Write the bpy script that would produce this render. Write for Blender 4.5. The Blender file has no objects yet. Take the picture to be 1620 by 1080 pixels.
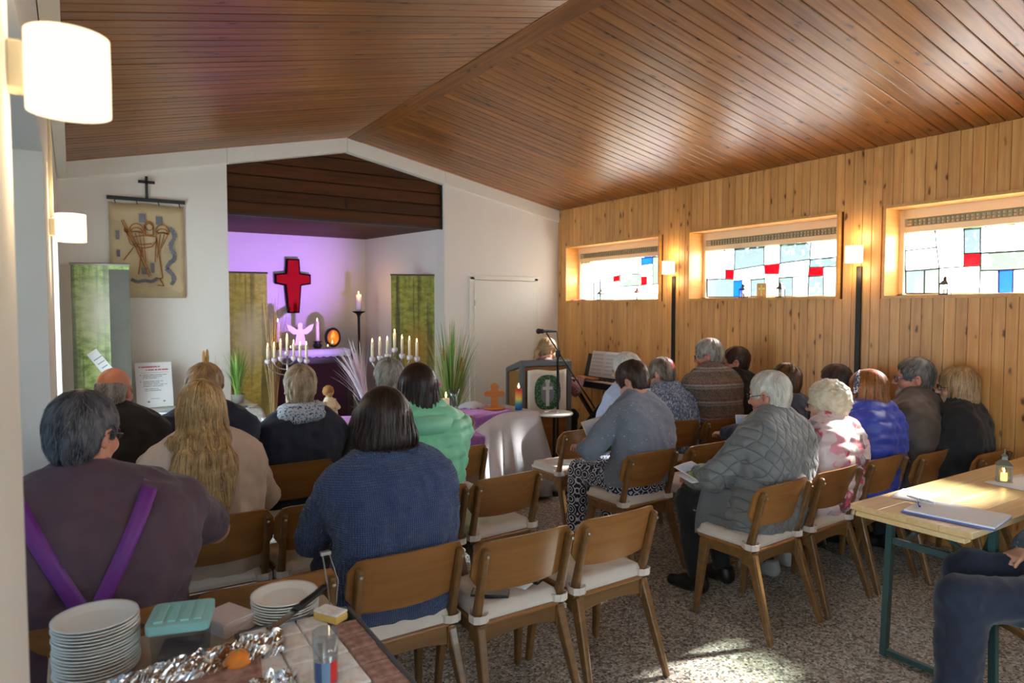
import bpy, math, random
import numpy as np
from mathutils import Matrix, Vector, Euler
PI = math.pi
C = bpy.context.scene.collection
S = bpy.context.scene
# ------------------------------------------------------------------ camera
PSI = math.radians(32.76); TH = math.atan(52/1080)
cd = bpy.data.cameras.new('camera'); cam = bpy.data.objects.new('camera', cd); C.objects.link(cam)
cd.sensor_width = 36; cd.lens = 24.0; cd.clip_start = .05; cd.clip_end = 200
cam.location = (0, 0, 1.65); cam.rotation_euler = (PI/2-TH, 0, -PSI)
cd.dof.use_dof = True; cd.dof.focus_distance = 3.3; cd.dof.aperture_fstop = 3.2
S.camera = cam
# ------------------------------------------------------------------ world, sun, exposure
S.view_settings.view_transform = 'Standard'; S.view_settings.look = 'None'
S.view_settings.exposure = 0.12; S.view_settings.gamma = 1; S.view_settings.use_curve_mapping = False
w = bpy.data.worlds.new('sky'); S.world = w; w.use_nodes = True
bg = w.node_tree.nodes['Background']; bg.inputs[0].default_value = (.74, .88, 1.0, 1); bg.inputs[1].default_value = 14.0
sd = bpy.data.lights.new('sun', 'SUN'); sd.energy = 150; sd.angle = math.radians(4); sd.color = (1, .93, .82)
sun = bpy.data.objects.new('sun', sd); C.objects.link(sun)
sun.rotation_euler = Vector((-.80, .06, -.58)).to_track_quat('-Z', 'Y').to_euler(); sun.location = (9, 2, 6)
XR, YF, XL, YB, EAVE, RIDX, RIDZ = 5.07, 6.83, -.08, -2.6, 2.85, 2.39, 3.38
NICHES = [(-.65, .85), (1.45, 3.2), (4.45, 6.2)]
WINS = [(5.09, 6.645), (3.15, 4.675), (1.25, 2.77), (-.68, .84)]
ZS, ZT = 1.745, 2.385
def portal(loc, rot, sx, sy):
    l = bpy.data.lights.new('daylight_portal', 'AREA'); l.shape = 'RECTANGLE'; l.size = sx; l.size_y = sy
    l.cycles.is_portal = True
    o = bpy.data.objects.new('daylight_portal', l); C.objects.link(o); o.location = loc; o.rotation_euler = rot
for a, b in WINS: portal((XR+.33, (a+b)/2, 1.98), (0, PI/2, 0), .5, b-a)
for a, b in NICHES: portal((XL-1.03, (a+b)/2, 1.35), (0, -PI/2, 0), 1.7, b-a-.1)
try:
    S.cycles.max_bounces = 8; S.cycles.diffuse_bounces = 4; S.cycles.glossy_bounces = 3
    S.cycles.transmission_bounces = 4; S.cycles.transparent_max_bounces = 10
    S.cycles.sample_clamp_indirect = 6; S.cycles.caustics_reflective = False; S.cycles.caustics_refractive = False
    S.cycles.use_denoising = True
except Exception: pass
# ------------------------------------------------------------------ materials
def lin(c):
    return tuple((v/12.92 if v <= .04045 else ((v+.055)/1.055)**2.4) for v in [x/255 for x in c])
class NT:
    def __init__(s, name):
        s.m = bpy.data.materials.new(name); s.m.use_nodes = True; s.t = s.m.node_tree; s.t.nodes.clear()
        s.out = s.n('OutputMaterial')
    def n(s, typ, **kw):
        nd = s.t.nodes.new('ShaderNode'+typ)
        for k, v in kw.items(): setattr(nd, k, v)
        return nd
    def l(s, a, b): s.t.links.new(a, b)
    def v(s, sock, val):
        if isinstance(val, bpy.types.NodeSocket): s.l(val, sock)
        elif isinstance(val, (tuple, list)) and len(val) == 3 and sock.type == 'RGBA': sock.default_value = (*val, 1)
        else: sock.default_value = val
    def math(s, op, a, b=0., c=None):
        nd = s.n('Math', operation=op); s.v(nd.inputs[0], a); s.v(nd.inputs[1], b)
        if c is not None: s.v(nd.inputs[2], c)
        return nd.outputs[0]
    def vmath(s, op, a, b=(0, 0, 0)):
        nd = s.n('VectorMath', operation=op); s.v(nd.inputs[0], a); s.v(nd.inputs[1], b); return nd.outputs[0]
    def mix(s, f, a, b, typ='MIX'):
        nd = s.n('Mix', data_type='RGBA', blend_type=typ); s.v(nd.inputs[0], f); s.v(nd.inputs[6], a); s.v(nd.inputs[7], b); return nd.outputs[2]
    def ramp(s, f, stops, interp='LINEAR'):
        nd = s.n('ValToRGB'); nd.color_ramp.interpolation = interp; e = nd.color_ramp.elements
        while len(e) < len(stops): e.new(.5)
        for el, (p, c) in zip(e, stops): el.position = p; el.color = (*c, 1) if len(c) == 3 else c
        s.v(nd.inputs[0], f); return nd.outputs[0]
    def coord(s, which='Object'): return s.n('TexCoord').outputs[which]
    def rnd(s): return s.n('ObjectInfo').outputs['Random']
    def mapv(s, vec, scale=(1, 1, 1), loc=(0, 0, 0), rot=(0, 0, 0)):
        nd = s.n('Mapping'); s.v(nd.inputs[0], vec); s.v(nd.inputs[1], loc); nd.inputs[2].default_value = rot; nd.inputs[3].default_value = scale; return nd.outputs[0]
    def noise(s, vec, scale, detail=3, rough=.55, dist=0., out=0):
        nd = s.n('TexNoise'); s.v(nd.inputs['Vector'], vec); nd.inputs['Scale'].default_value = scale; nd.inputs['Detail'].default_value = detail
        nd.inputs['Roughness'].default_value = rough; nd.inputs['Distortion'].default_value = dist; return nd.outputs[out]
    def vor(s, vec, scale, feature='F1', out='Distance', rand=1.):
        nd = s.n('TexVoronoi', feature=feature); s.v(nd.inputs['Vector'], vec); nd.inputs['Scale'].default_value = scale; nd.inputs['Randomness'].default_value = rand; return nd.outputs[out]
    def sep(s, vec):
        nd = s.n('SeparateXYZ'); s.v(nd.inputs[0], vec); return nd.outputs
    def comb(s, x, y, z):
        nd = s.n('CombineXYZ'); s.v(nd.inputs[0], x); s.v(nd.inputs[1], y); s.v(nd.inputs[2], z); return nd.outputs[0]
    def bsdf(s, col, rough=.5, metal=0., bump=None, bstr=.3, bdist=.002, spec=None, sheen=0., emit=None, estr=0., alpha=None, coat=0., trans=0.):
        b = s.n('BsdfPrincipled'); s.v(b.inputs['Base Color'], col); s.v(b.inputs['Roughness'], rough); b.inputs['Metallic'].default_value = metal
        if spec is not None: b.inputs['Specular IOR Level'].default_value = spec
        if sheen: b.inputs['Sheen Weight'].default_value = sheen
        if coat: b.inputs['Coat Weight'].default_value = coat
        if trans: b.inputs['Transmission Weight'].default_value = trans
        if emit is not None: s.v(b.inputs['Emission Color'], emit); s.v(b.inputs['Emission Strength'], estr)
        if bump is not None:
            bn = s.n('Bump'); bn.inputs['Strength'].default_value = bstr; bn.inputs['Distance'].default_value = bdist
            s.v(bn.inputs['Height'], bump); s.l(bn.outputs[0], b.inputs['Normal'])
        s.l(b.outputs[0], s.out.inputs[0]); return b
_mc = {}
def flat(name, rgb, rough=.55, metal=0., var=.08, nscale=18., bump=.15, **kw):
    """plain material with a little procedural variation"""
    if name in _mc: return _mc[name]
    t = NT(name); c = lin(rgb); co = t.coord(); nz = t.noise(co, nscale, 4)
    col = t.mix(nz, tuple(x*(1-var) for x in c), tuple(min(1, x*(1+var)) for x in c))
    t.bsdf(col, rough, metal, bump=t.noise(co, nscale*6, 2) if bump else None, bstr=bump, bdist=.002, **kw)
    _mc[name] = t.m; return t.m
def wood(name, dark, light, rough=.4, knots=True, gscale=1., kd=(40, 18, 6), kth=.10, axis=0, coat=0., var=.35, bstr=.15, spec=None):
    t = NT(name); co = t.coord(); r = t.rnd()
    x, y, z = t.sep(co)
    if axis == 1: x, y = y, x
    if axis == 2: x, z = z, x
    off = t.math('MULTIPLY', r, 57.3)
    v = t.comb(t.math('ADD', x, off), t.math('ADD', y, off), z)
    g = t.noise(t.mapv(v, (1.6*gscale, 38*gscale, 38*gscale)), 1., 5, .6, .5)
    big = t.noise(t.mapv(v, (.8, 6, 6)), 1., 3)
    col = t.ramp(t.math('ADD', t.math('MULTIPLY', g, .65), t.math('MULTIPLY', big, .35)), [(.3, lin(dark)), (.68, lin(light))])
    if knots:
        kv = t.comb(t.math('MULTIPLY', t.math('ADD', x, off), 5.2), t.math('MULTIPLY', t.math('ADD', y, off), 12.5), 0.)
        kv = t.vmath('ADD', kv, t.vmath('MULTIPLY', t.noise(v, 14., 2, out=1), (.35, .35, 0.)))
        d = t.vor(kv, 1.)
        halo = t.ramp(d, [(kth*.35, (1, 1, 1)), (kth*2.6, (0, 0, 0))])
        core = t.ramp(d, [(kth*.45, (1, 1, 1)), (kth, (0, 0, 0))])
        col = t.mix(t.math('MULTIPLY', halo, .45), col, lin(dark)); col = t.mix(t.math('MULTIPLY', core, .9), col, lin(kd))
    f = t.math('ADD', 1-var/2, t.math('MULTIPLY', t.math('FRACT', t.math('MULTIPLY', r, 7.77)), var))
    col = t.mix(1., col, t.comb(f, f, f), 'MULTIPLY')
    t.bsdf(col, rough, bump=g, bstr=bstr, bdist=.001, coat=coat, spec=spec); return t.m
M = {}
M['white_wall'] = flat('white_wall', (234, 229, 222), .9, nscale=3, var=.03, bump=.25)
M['white_trim'] = flat('white_trim', (234, 230, 222), .6, var=.02, bump=.05)
M['door_white'] = flat('door_white', (224, 220, 210), .45, var=.02, bump=.05)
M['pine'] = wood('pine_wall_board', (198, 130, 62), (234, 178, 108), .38, kd=(84, 38, 12), kth=.18, var=.22)
M['ceil'] = wood('stained_ceiling_board', (90, 53, 23), (154, 99, 46), .34, kd=(30, 15, 6), kth=.16, var=.4, spec=.4)
M['fascia'] = wood('dark_fascia_board', (50, 27, 12), (84, 46, 21), .55, kd=(20, 9, 4), var=.3, spec=.15)
M['reveal'] = wood('reveal_board', (196, 136, 66), (226, 172, 100), .35, kth=.05, var=.1)
M['chair'] = wood('chair_beech', (92, 64, 34), (132, 94, 54), .34, knots=False, var=.22, gscale=.8, coat=.15)
M['ply'] = wood('chair_plywood', (124, 80, 38), (162, 110, 58), .3, knots=False, var=.2, gscale=.6, coat=.25)
M['groove'] = flat('dark_groove', (78, 44, 20), .8)
M['black'] = flat('black_metal', (18, 17, 17), .4, var=.1)
M['iron'] = flat('dark_iron', (42, 36, 32), .45, metal=.6)
M['steel'] = flat('brushed_steel', (170, 168, 164), .28, metal=1.)
M['grey'] = flat('grey_painted_steel', (92, 98, 102), .45)
M['teal_steel'] = flat('teal_painted_steel', (54, 84, 84), .4)
M['cream'] = flat('cream_paint', (228, 212, 180), .5, var=.03)
M['white'] = flat('white_plastic', (236, 234, 230), .35, var=.02, bump=.03)
M['paper'] = flat('paper', (236, 236, 238), .8, var=.02, bump=.05)
M['wax'] = flat('candle_wax', (240, 228, 200), .5, var=.03, bump=.05)
M['cushion'] = flat('cushion_cotton', (216, 206, 196), .9, var=.05, nscale=40, bump=.3)
# terrazzo of washed pebbles
t = NT('washed_pebble_floor'); co = t.coord()
vc = t.vor(co, 92., out='Color'); vd = t.vor(co, 92., 'DISTANCE_TO_EDGE'); fine = t.noise(co, 160, 3)
big = t.noise(co, 1.2, 3)
sx, sy, sz = t.sep(vc)
col = t.ramp(sx, [(0., lin((78, 74, 70))), (.14, lin((132, 120, 108))), (.34, lin((184, 172, 156))), (.60, lin((208, 200, 190))), (.84, lin((234, 230, 224)))], 'CONSTANT')
col = t.mix(t.ramp(vd, [(.0, (1, 1, 1)), (.09, (0, 0, 0))]), col, lin((160, 154, 146)))
col = t.mix(t.math('MULTIPLY', t.ramp(t.noise(co, 26, 3), [(.55, (0, 0, 0)), (.72, (1, 1, 1))]), .7), col, lin((74, 68, 62)))
col = t.mix(1., col, t.ramp(big, [(.3, (.74, .74, .74)), (.7, (1, 1, 1))]), 'MULTIPLY')
t.bsdf(col, t.ramp(fine, [(.3, (.34,)*3), (.8, (.62,)*3)]), bump=vd, bstr=.25, bdist=.002); M['floor'] = t.m
def emis(name, rgb, strength):
    t = NT(name); e = t.n('Emission'); e.inputs[0].default_value = (*lin(rgb), 1); e.inputs[1].default_value = strength
    t.l(e.outputs[0], t.out.inputs[0]); return t.m
M['flame'] = emis('candle_flame', (255, 214, 140), 14)
M['shade'] = emis('lit_opal_shade', (255, 228, 190), 1.75)
M['ember'] = emis('lantern_glow', (255, 200, 110), 3.)
def glass(name, tint, transp, trl, gloss=.06, bump=24., rough=.12):
    """cast window glass: lets light straight through, scatters some of it, reflects a little"""
    t = NT(name); co = t.coord(); nz = t.noise(co, bump, 3)
    tr = t.n('BsdfTransparent'); t.v(tr.inputs[0], t.mix(nz, tuple(c*.86 for c in tint), tint))
    tl = t.n('BsdfTranslucent'); tl.inputs[0].default_value = (*tint, 1)
    gl = t.n('BsdfGlossy'); gl.inputs[1].default_value = rough
    bn = t.n('Bump'); bn.inputs[0].default_value = .3; t.v(bn.inputs['Height'], nz); t.l(bn.outputs[0], gl.inputs[2]); t.l(bn.outputs[0], tl.inputs[1])
    m1 = t.n('MixShader'); m1.inputs[0].default_value = trl; t.l(tr.outputs[0], m1.inputs[1]); t.l(tl.outputs[0], m1.inputs[2])
    m2 = t.n('MixShader'); m2.inputs[0].default_value = gloss; t.l(m1.outputs[0], m2.inputs[1]); t.l(gl.outputs[0], m2.inputs[2])
    t.l(m2.outputs[0], t.out.inputs[0]); return t.m
M['g_w'] = glass('white_cathedral_glass', (.95, .97, 1.), 1, .55)
M['g_c'] = glass('pale_grey_glass', (.34, .40, .43), 1, .08)
M['g_y'] = glass('straw_glass', (.60, .60, .44), 1, .15)
M['g_g'] = glass('pale_green_glass', (.37, .42, .40), 1, .08)
M['g_r'] = glass('red_glass', (.62, .008, .03), 1, .35)
M['g_b'] = glass('blue_glass', (.03, .15, .72), 1, .35)
M['dimmed'] = glass('dimmed_glass', (.22, .25, .27), 1, .5)  # grey tint added to the unseen middle niche glazing to dim its daylight
M['clear'] = glass('clear_glass', (.93, .97, .96), 1, .02, .10, 4., .02)
# ------------------------------------------------------------------ mesh helpers
class MB:
    def __init__(s): s.v = []; s.f = []; s.mi = []
    def add(s, vs, fs, mi=0):
        o = len(s.v); s.v += [tuple(p) for p in vs]; s.f += [tuple(i+o for i in f) for f in fs]; s.mi += [mi]*len(fs); return s
    def box(s, c, d, rot=None, mi=0):
        hx, hy, hz = d[0]/2, d[1]/2, d[2]/2
        vs = [Vector((x, y, z)) for x in (-hx, hx) for y in (-hy, hy) for z in (-hz, hz)]
        if rot is not None: R = Euler(rot).to_matrix(); vs = [R@v for v in vs]
        vs = [v+Vector(c) for v in vs]
        return s.add(vs, [(0, 1, 3, 2), (4, 6, 7, 5), (0, 4, 5, 1), (2, 3, 7, 6), (0, 2, 6, 4), (1, 5, 7, 3)], mi)
    def bar(s, a, b, w, h, up=(0, 0, 1), w2=None, h2=None, mi=0):
        """rectangular bar from a to b, w across, h along 'up'"""
        a, b = Vector(a), Vector(b); d = (b-a).normalized(); u = Vector(up)
        sd = d.cross(u)
        if sd.length < 1e-4: sd = d.cross(Vector((1, 0, 0)))
        sd.normalize(); u = sd.cross(d); w2 = w if w2 is None else w2; h2 = h if h2 is None else h2
        vs = []
        for p, ww, hh in ((a, w, h), (b, w2, h2)):
            for sx, sy in ((-1, -1), (1, -1), (1, 1), (-1, 1)): vs.append(p+sd*(sx*ww/2)+u*(sy*hh/2))
        return s.add(vs, [(3, 2, 1, 0), (4, 5, 6, 7), (0, 1, 5, 4), (1, 2, 6, 5), (2, 3, 7, 6), (3, 0, 4, 7)], mi)
    def tube(s, pts, r, n=8, caps=True, mi=0, flatten=1.):
        pts = [Vector(p) for p in pts]; rs = r if isinstance(r, (list, tuple)) else [r]*len(pts)
        o = len(s.v); prev = None
        for i, p in enumerate(pts):
            d = (pts[min(i+1, len(pts)-1)]-pts[max(i-1, 0)]).normalized()
            if prev is None:
                u = d.cross(Vector((0, 0, 1)));  u = u if u.length > 1e-3 else d.cross(Vector((1, 0, 0)))
            else: u = prev-d*prev.dot(d)
            u.normalize(); prev = u; w_ = d.cross(u)
            for k in range(n):
                a = 2*PI*k/n; s.v.append(tuple(p+u*(math.cos(a)*rs[i])+w_*(math.sin(a)*rs[i]*flatten)))
        for i in range(len(pts)-1):
            for k in range(n):
                s.f.append((o+i*n+k, o+i*n+(k+1) % n, o+(i+1)*n+(k+1) % n, o+(i+1)*n+k)); s.mi.append(mi)
        if caps:
            s.f.append(tuple(o+k for k in range(n))[::-1]); s.mi.append(mi)
            s.f.append(tuple(o+(len(pts)-1)*n+k for k in range(n))); s.mi.append(mi)
        return s
    def lathe(s, prof, n=24, c=(0, 0, 0), mi=0, sx=1., sy=1., caps=True):
        """prof = [(r, z)...] bottom to top"""
        o = len(s.v)
        for r, z in prof:
            for k in range(n):
                a = 2*PI*k/n; s.v.append((c[0]+math.cos(a)*r*sx, c[1]+math.sin(a)*r*sy, c[2]+z))
        for i in range(len(prof)-1):
            for k in range(n):
                s.f.append((o+i*n+k, o+i*n+(k+1) % n, o+(i+1)*n+(k+1) % n, o+(i+1)*n+k)); s.mi.append(mi)
        if caps:
            if prof[0][0] > 1e-5: s.f.append(tuple(o+k for k in range(n))[::-1]); s.mi.append(mi)
            if prof[-1][0] > 1e-5: s.f.append(tuple(o+(len(prof)-1)*n+k for k in range(n))); s.mi.append(mi)
        return s
    def prism(s, poly, z0, z1, fn=None, mi=0):
        """extrude a 2D polygon; fn maps (a,b,h)->xyz"""
        fn = fn or (lambda a, b, h: (a, b, h)); n = len(poly)
        vs = [fn(a, b, z0) for a, b in poly]+[fn(a, b, z1) for a, b in poly]
        return s.add(vs, [tuple(range(n))[::-1], tuple(range(n, 2*n))]+[(i, (i+1) % n, n+(i+1) % n, n+i) for i in range(n)], mi)
    def grid(s, fn, nu, nv, mi=0, closeu=False):
        o = len(s.v)
        for i in range(nu+1):
            for j in range(nv+1): s.v.append(tuple(fn(i/nu, j/nv)))
        for i in range(nu):
            for j in range(nv):
                a = o+i*(nv+1)+j; s.f.append((a, a+nv+1, a+nv+2, a+1)); s.mi.append(mi)
        return s
    def mesh(s, name, mats, smooth=False):
        me = bpy.data.meshes.new(name); me.from_pydata(s.v, [], s.f)
        for m in (mats if isinstance(mats, (list, tuple)) else [mats]): me.materials.append(m)
        if max(s.mi, default=0) > 0: me.polygons.foreach_set('material_index', s.mi)
        if smooth: me.polygons.foreach_set('use_smooth', [True]*len(me.polygons))
        me.update(); return me
def link(name, me, parent=None, loc=None, rot=None):
    o = bpy.data.objects.new(name, me); C.objects.link(o)
    if parent: o.parent = parent
    if loc is not None: o.location = loc
    if rot is not None: o.rotation_euler = rot
    return o
def fixn(me):
    import bmesh
    b = bmesh.new(); b.from_mesh(me); bmesh.ops.recalc_face_normals(b, faces=b.faces); b.to_mesh(me); b.free()
def obj(name, mb, m, parent=None, smooth=False, bevel=0., seg=2, loc=None, rot=None, fix=True):
    me = mb.mesh(name, m, smooth)
    if fix: fixn(me)
    o = link(name, me, parent, loc, rot)
    if bevel:
        b = o.modifiers.new('bevel', 'BEVEL'); b.width = bevel; b.segments = seg; b.limit_method = 'ANGLE'; b.angle_limit = .7
    if smooth == 'auto' or (bevel and not smooth):
        pass
    return o
def tag(o, label, cat, group=None, kind=None):
    o['label'] = label; o['category'] = cat
    if group: o['group'] = group
    if kind: o['kind'] = kind
    return o
def thing(name, label, cat, loc=(0, 0, 0), rz=0., group=None):
    o = bpy.data.objects.new(name, None); C.objects.link(o); o.location = loc; o.rotation_euler = (0, 0, rz); o.empty_display_size = .05
    return tag(o, label, cat, group)
def struct(name, mb, m, label=None, **kw):
    o = obj(name, mb, m, **kw); o['kind'] = 'structure'
    if label: o['label'] = label
    return o
def structe(name, loc=(0, 0, 0)):
    o = bpy.data.objects.new(name, None); C.objects.link(o); o.location = loc; o['kind'] = 'structure'; o.empty_display_size = .05; return o
def dup(root, loc=None, rz=None, label=None):
    r = root.copy(); C.objects.link(r)
    if loc is not None: r.location = loc
    if rz is not None: r.rotation_euler = (0, 0, rz)
    if label: r['label'] = label
    for ch in root.children:
        c = ch.copy(); C.objects.link(c); c.parent = r
        for g in ch.children:
            d = g.copy(); C.objects.link(d); d.parent = c
    return r
RNG = random.Random(7)
# ================================================================== ROOM SHELL
o = struct('floor', MB().box(((XL-1.1+XR+.05)/2, (YB+9.2)/2, -.05), (XR-XL+1.15, 9.2-YB, .1)), M['floor'], 'speckled washed pebble floor')
# ceiling: two slopes of narrow boards
ceiling = structe('ceiling')
slopeL = math.atan2(RIDZ-EAVE, RIDX-XL); slopeR = math.atan2(RIDZ-EAVE, XR-RIDX)
LL = (RIDX-XL)/math.cos(slopeL); LR = (XR-RIDX)/math.cos(slopeR)
mb = MB()
for (x0, z0, x1, z1) in ((XL-1.1, EAVE-(1.1)*math.tan(slopeL), RIDX, RIDZ), (RIDX, RIDZ, XR+.2, EAVE-.2*math.tan(slopeR))):
    mb.add([(x0, YB, z0+.02), (x1, YB, z1+.02), (x1, YF+.1, z1+.02), (x0, YF+.1, z0+.02), (x0, YB, z0+.12), (x1, YB, z1+.12), (x1, YF+.1, z1+.12), (x0, YF+.1, z0+.12)],
           [(0, 1, 2, 3), (7, 6, 5, 4), (0, 4, 5, 1), (2, 6, 7, 3), (0, 3, 7, 4), (1, 5, 6, 2)])
obj('roof_deck', mb, M['groove'], ceiling)
def plank_mesh(name, L, W, T, mat, ch=.004):
    """board along local x with chamfered visible face (-z)"""
    mb = MB(); a, b = W/2, W/2-ch
    vs = []
    for x in (-L/2, L/2):
        vs += [(x, -a, T), (x, a, T), (x, a, ch), (x, b, 0), (x, -b, 0), (x, -a, ch)]
    mb.add(vs, [(0, 1, 2, 3, 4, 5), (11, 10, 9, 8, 7, 6)]+[(i, 6+i, 6+(i+1) % 6, (i+1) % 6) for i in range(6)])
    me = mb.mesh(name, mat); fixn(me); return me
PW = .0925
mL = plank_mesh('ceiling_board', LL, PW-.004, .02, M['ceil']); mR = plank_mesh('ceiling_board', LR-.15, PW-.004, .02, M['ceil'])
ny = int((YF-YB)/PW)
for i in range(ny):
    y = YF-.002-(i+.5)*PW
    o = link('board', mL, ceiling, ((XL+RIDX)/2, y, (EAVE+RIDZ)/2-.001+RNG.uniform(-.0015, .0015)), (0, -slopeL, 0))
    xr = RIDX+.15*math.cos(slopeR); cx = (xr+XR)/2; cz = RIDZ-(cx-RIDX)*math.tan(slopeR)
    o = link('board', mR, ceiling, (cx, y, cz-.001+RNG.uniform(-.0015, .0015)), (0, slopeR, 0))
mr = plank_mesh('ridge_board', YF-YB, .15, .02, M['ceil'])
link('ridge_board', mr, ceiling, (RIDX+.078*math.cos(slopeR), (YF+YB)/2, RIDZ-.078*math.sin(slopeR)-.006), (slopeR, 0, PI/2))
# right wall of pine boards, each board cut round the windows
wr = structe('wall_right')
mb = MB()
ycuts = [YB]; 
for a, b in sorted(WINS): ycuts += [a-.0, b+.0]
ycuts += [YF]
X0, X1 = XR+.018, XR+.36
def wallpatch(mb, y0, y1, z0, z1): mb.box(((X0+X1)/2, (y0+y1)/2, (z0+z1)/2), (X1-X0, y1-y0, z1-z0))
wallpatch(mb, YB, YF, 0, ZS-.03); wallpatch(mb, YB, YF, ZT+.03, EAVE+.05)
ys = [YB]+[v for ab in sorted(WINS) for v in ab]+[YF]
for i in range(0, len(ys), 2): wallpatch(mb, ys[i], ys[i+1], ZS-.03, ZT+.03)
obj('backing', mb, M['groove'], wr)
BW = .0745; cache = {}
def wboard(y, z0, z1):
    L = round(z1-z0, 3)
    if L not in cache: cache[L] = plank_mesh('wall_board', L, BW-.0028, .02, M['pine'], .002)
    # local x -> z, visible face (-z local) -> -x
    o = link('board', cache[L], wr, (XR+RNG.uniform(-.001, .001), y, (z0+z1)/2)); o.rotation_euler = (0, -PI/2, PI) ; return o
R_ = Matrix(((0, 0, 1), (0, -1, 0), (1, 0, 0)))   # local x->z, y->-y, z->x
RE = R_.to_euler()
n = int((YF-YB)/BW)
for i in range(n):
    y = YF-.001-(i+.5)*BW
    inw = [ab for ab in WINS if ab[0]-.028 < y < ab[1]+.028]
    segs = [(0., ZS-.02), (ZT+.02, EAVE+.004)] if inw else [(0., EAVE+.004)]
    for a, b in segs:
        o = wboard(y, a, b); o.rotation_euler = RE
# stained glass windows
PANES={
 1:[('y',[(6.602,2.217),(6.401,2.214),(6.399,2.064),(6.6,2.052)]),('w',[(6.401,2.214),(6.26,2.213),(6.259,2.067),(6.399,2.064)]),('w',[(6.6,2.052),(6.259,2.067),(6.258,1.964),(6.6,1.95)]),('y',[(6.6,1.95),(6.377,1.957),(6.375,1.744),(6.598,1.746)]),('c',[(6.377,1.957),(6.258,1.964),(6.256,1.743),(6.375,1.744)]),('w',[(6.26,2.213),(6.11,2.211),(6.108,2.016),(6.258,2.006)]),('w',[(6.11,2.211),(5.926,2.215),(5.917,2.033),(6.015,2.021),(6.108,2.016)]),('w',[(5.926,2.215),(5.767,2.214),(5.765,2.041),(5.917,2.033)]),('w',[(5.767,2.214),(5.562,2.21),(5.563,2.03),(5.727,2.044),(5.765,2.041)]),('g',[(6.258,2.006),(6.108,2.016),(6.015,2.021),(6.012,1.741),(6.256,1.743)]),('r',[(6.015,2.021),(5.917,2.033),(5.916,1.966),(6.014,1.964)]),('w',[(6.014,1.964),(5.916,1.966),(5.909,1.9),(6.009,1.9)]),('g',[(5.917,2.033),(5.765,2.041),(5.727,2.044),(5.563,2.03),(5.561,1.905),(5.909,1.9)]),('b',[(5.562,2.21),(5.39,2.211),(5.389,2.136),(5.562,2.124)]),('w',[(5.562,2.124),(5.389,2.136),(5.387,2.001),(5.56,1.997)]),('r',[(5.56,1.997),(5.472,2.0),(5.47,1.913),(5.561,1.905)]),('w',[(5.472,2.0),(5.387,2.001),(5.386,1.911),(5.47,1.913)]),('g',[(5.39,2.211),(5.09,2.214),(5.09,1.916),(5.386,1.911)]),('w',[(6.009,1.9),(5.909,1.9),(5.561,1.905),(5.559,1.736),(6.012,1.741)]),('w',[(5.561,1.905),(5.386,1.911),(5.09,1.916),(5.09,1.738),(5.559,1.736)]),],
 2:[('w',[(4.639,2.219),(4.426,2.221),(4.408,2.022),(4.407,1.938),(4.634,1.94)]),('w',[(4.426,2.221),(4.303,2.218),(4.311,2.017),(4.408,2.022)]),('r',[(4.408,2.022),(4.311,2.017),(4.313,1.932),(4.407,1.938)]),('c',[(4.303,2.218),(3.978,2.212),(3.975,2.042),(4.305,2.014)]),('w',[(4.305,2.014),(3.975,2.041),(3.963,1.924),(4.309,1.912)]),('w',[(3.978,2.212),(3.81,2.214),(3.813,2.049),(3.975,2.042)]),('r',[(3.975,2.042),(3.813,2.049),(3.82,1.959),(3.964,1.963)]),('c',[(3.81,2.214),(3.512,2.209),(3.52,2.066),(3.813,2.049)]),('w',[(3.813,2.049),(3.52,2.066),(3.531,1.928),(3.819,1.925)]),('w',[(3.512,2.209),(3.15,2.226),(3.15,2.077),(3.52,2.066)]),('c',[(3.52,2.066),(3.15,2.077),(3.15,1.993),(3.525,1.997)]),('r',[(3.525,1.997),(3.396,1.995),(3.394,1.927),(3.531,1.928)]),('w',[(3.396,1.995),(3.15,1.993),(3.15,1.753),(3.385,1.751)]),('c',[(3.531,1.928),(3.394,1.927),(3.385,1.751),(3.534,1.753)]),('c',[(3.819,1.925),(3.68,1.926),(3.676,1.755),(3.818,1.757)]),('w',[(3.68,1.926),(3.531,1.928),(3.534,1.753),(3.676,1.755)]),('w',[(3.964,1.963),(3.82,1.959),(3.818,1.757),(3.959,1.759)]),('c',[(4.634,1.94),(4.407,1.938),(4.313,1.932),(4.312,1.76),(4.631,1.764)]),('b',[(4.309,1.912),(4.214,1.913),(4.211,1.763),(4.312,1.76)]),('w',[(4.214,1.913),(4.118,1.914),(4.115,1.761),(4.211,1.763)]),('c',[(4.118,1.914),(3.963,1.924),(3.959,1.759),(4.115,1.761)]),],
 3:[('w',[(2.734,2.22),(2.526,2.216),(2.512,2.094),(2.731,2.084)]),('w',[(2.731,2.084),(2.512,2.094),(2.49,1.941),(2.591,1.936),(2.727,1.934)]),('w',[(2.526,2.216),(2.335,2.209),(2.327,1.945),(2.49,1.941),(2.512,2.094)]),('c',[(2.335,2.209),(2.23,2.207),(2.226,2.032),(2.33,2.034)]),('r',[(2.33,2.034),(2.226,2.032),(2.225,1.946),(2.327,1.945)]),('w',[(2.23,2.207),(1.25,2.208),(1.25,2.03),(2.226,2.032)]),('g',[(2.226,2.032),(1.25,2.03),(1.25,1.908),(2.027,1.909),(2.113,1.908),(2.224,1.911)]),('c',[(2.727,1.934),(2.591,1.936),(2.588,1.761),(2.722,1.763)]),('g',[(2.591,1.936),(2.49,1.941),(2.486,1.759),(2.588,1.761)]),('w',[(2.49,1.941),(2.327,1.945),(2.225,1.946),(2.224,1.754),(2.486,1.759)]),('w',[(2.224,1.911),(2.113,1.908),(2.109,1.752),(2.224,1.754)]),('b',[(2.113,1.908),(2.027,1.909),(2.026,1.75),(2.109,1.752)]),('w',[(2.027,1.909),(1.25,1.908),(1.25,1.749),(2.026,1.75)]),],
}
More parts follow.
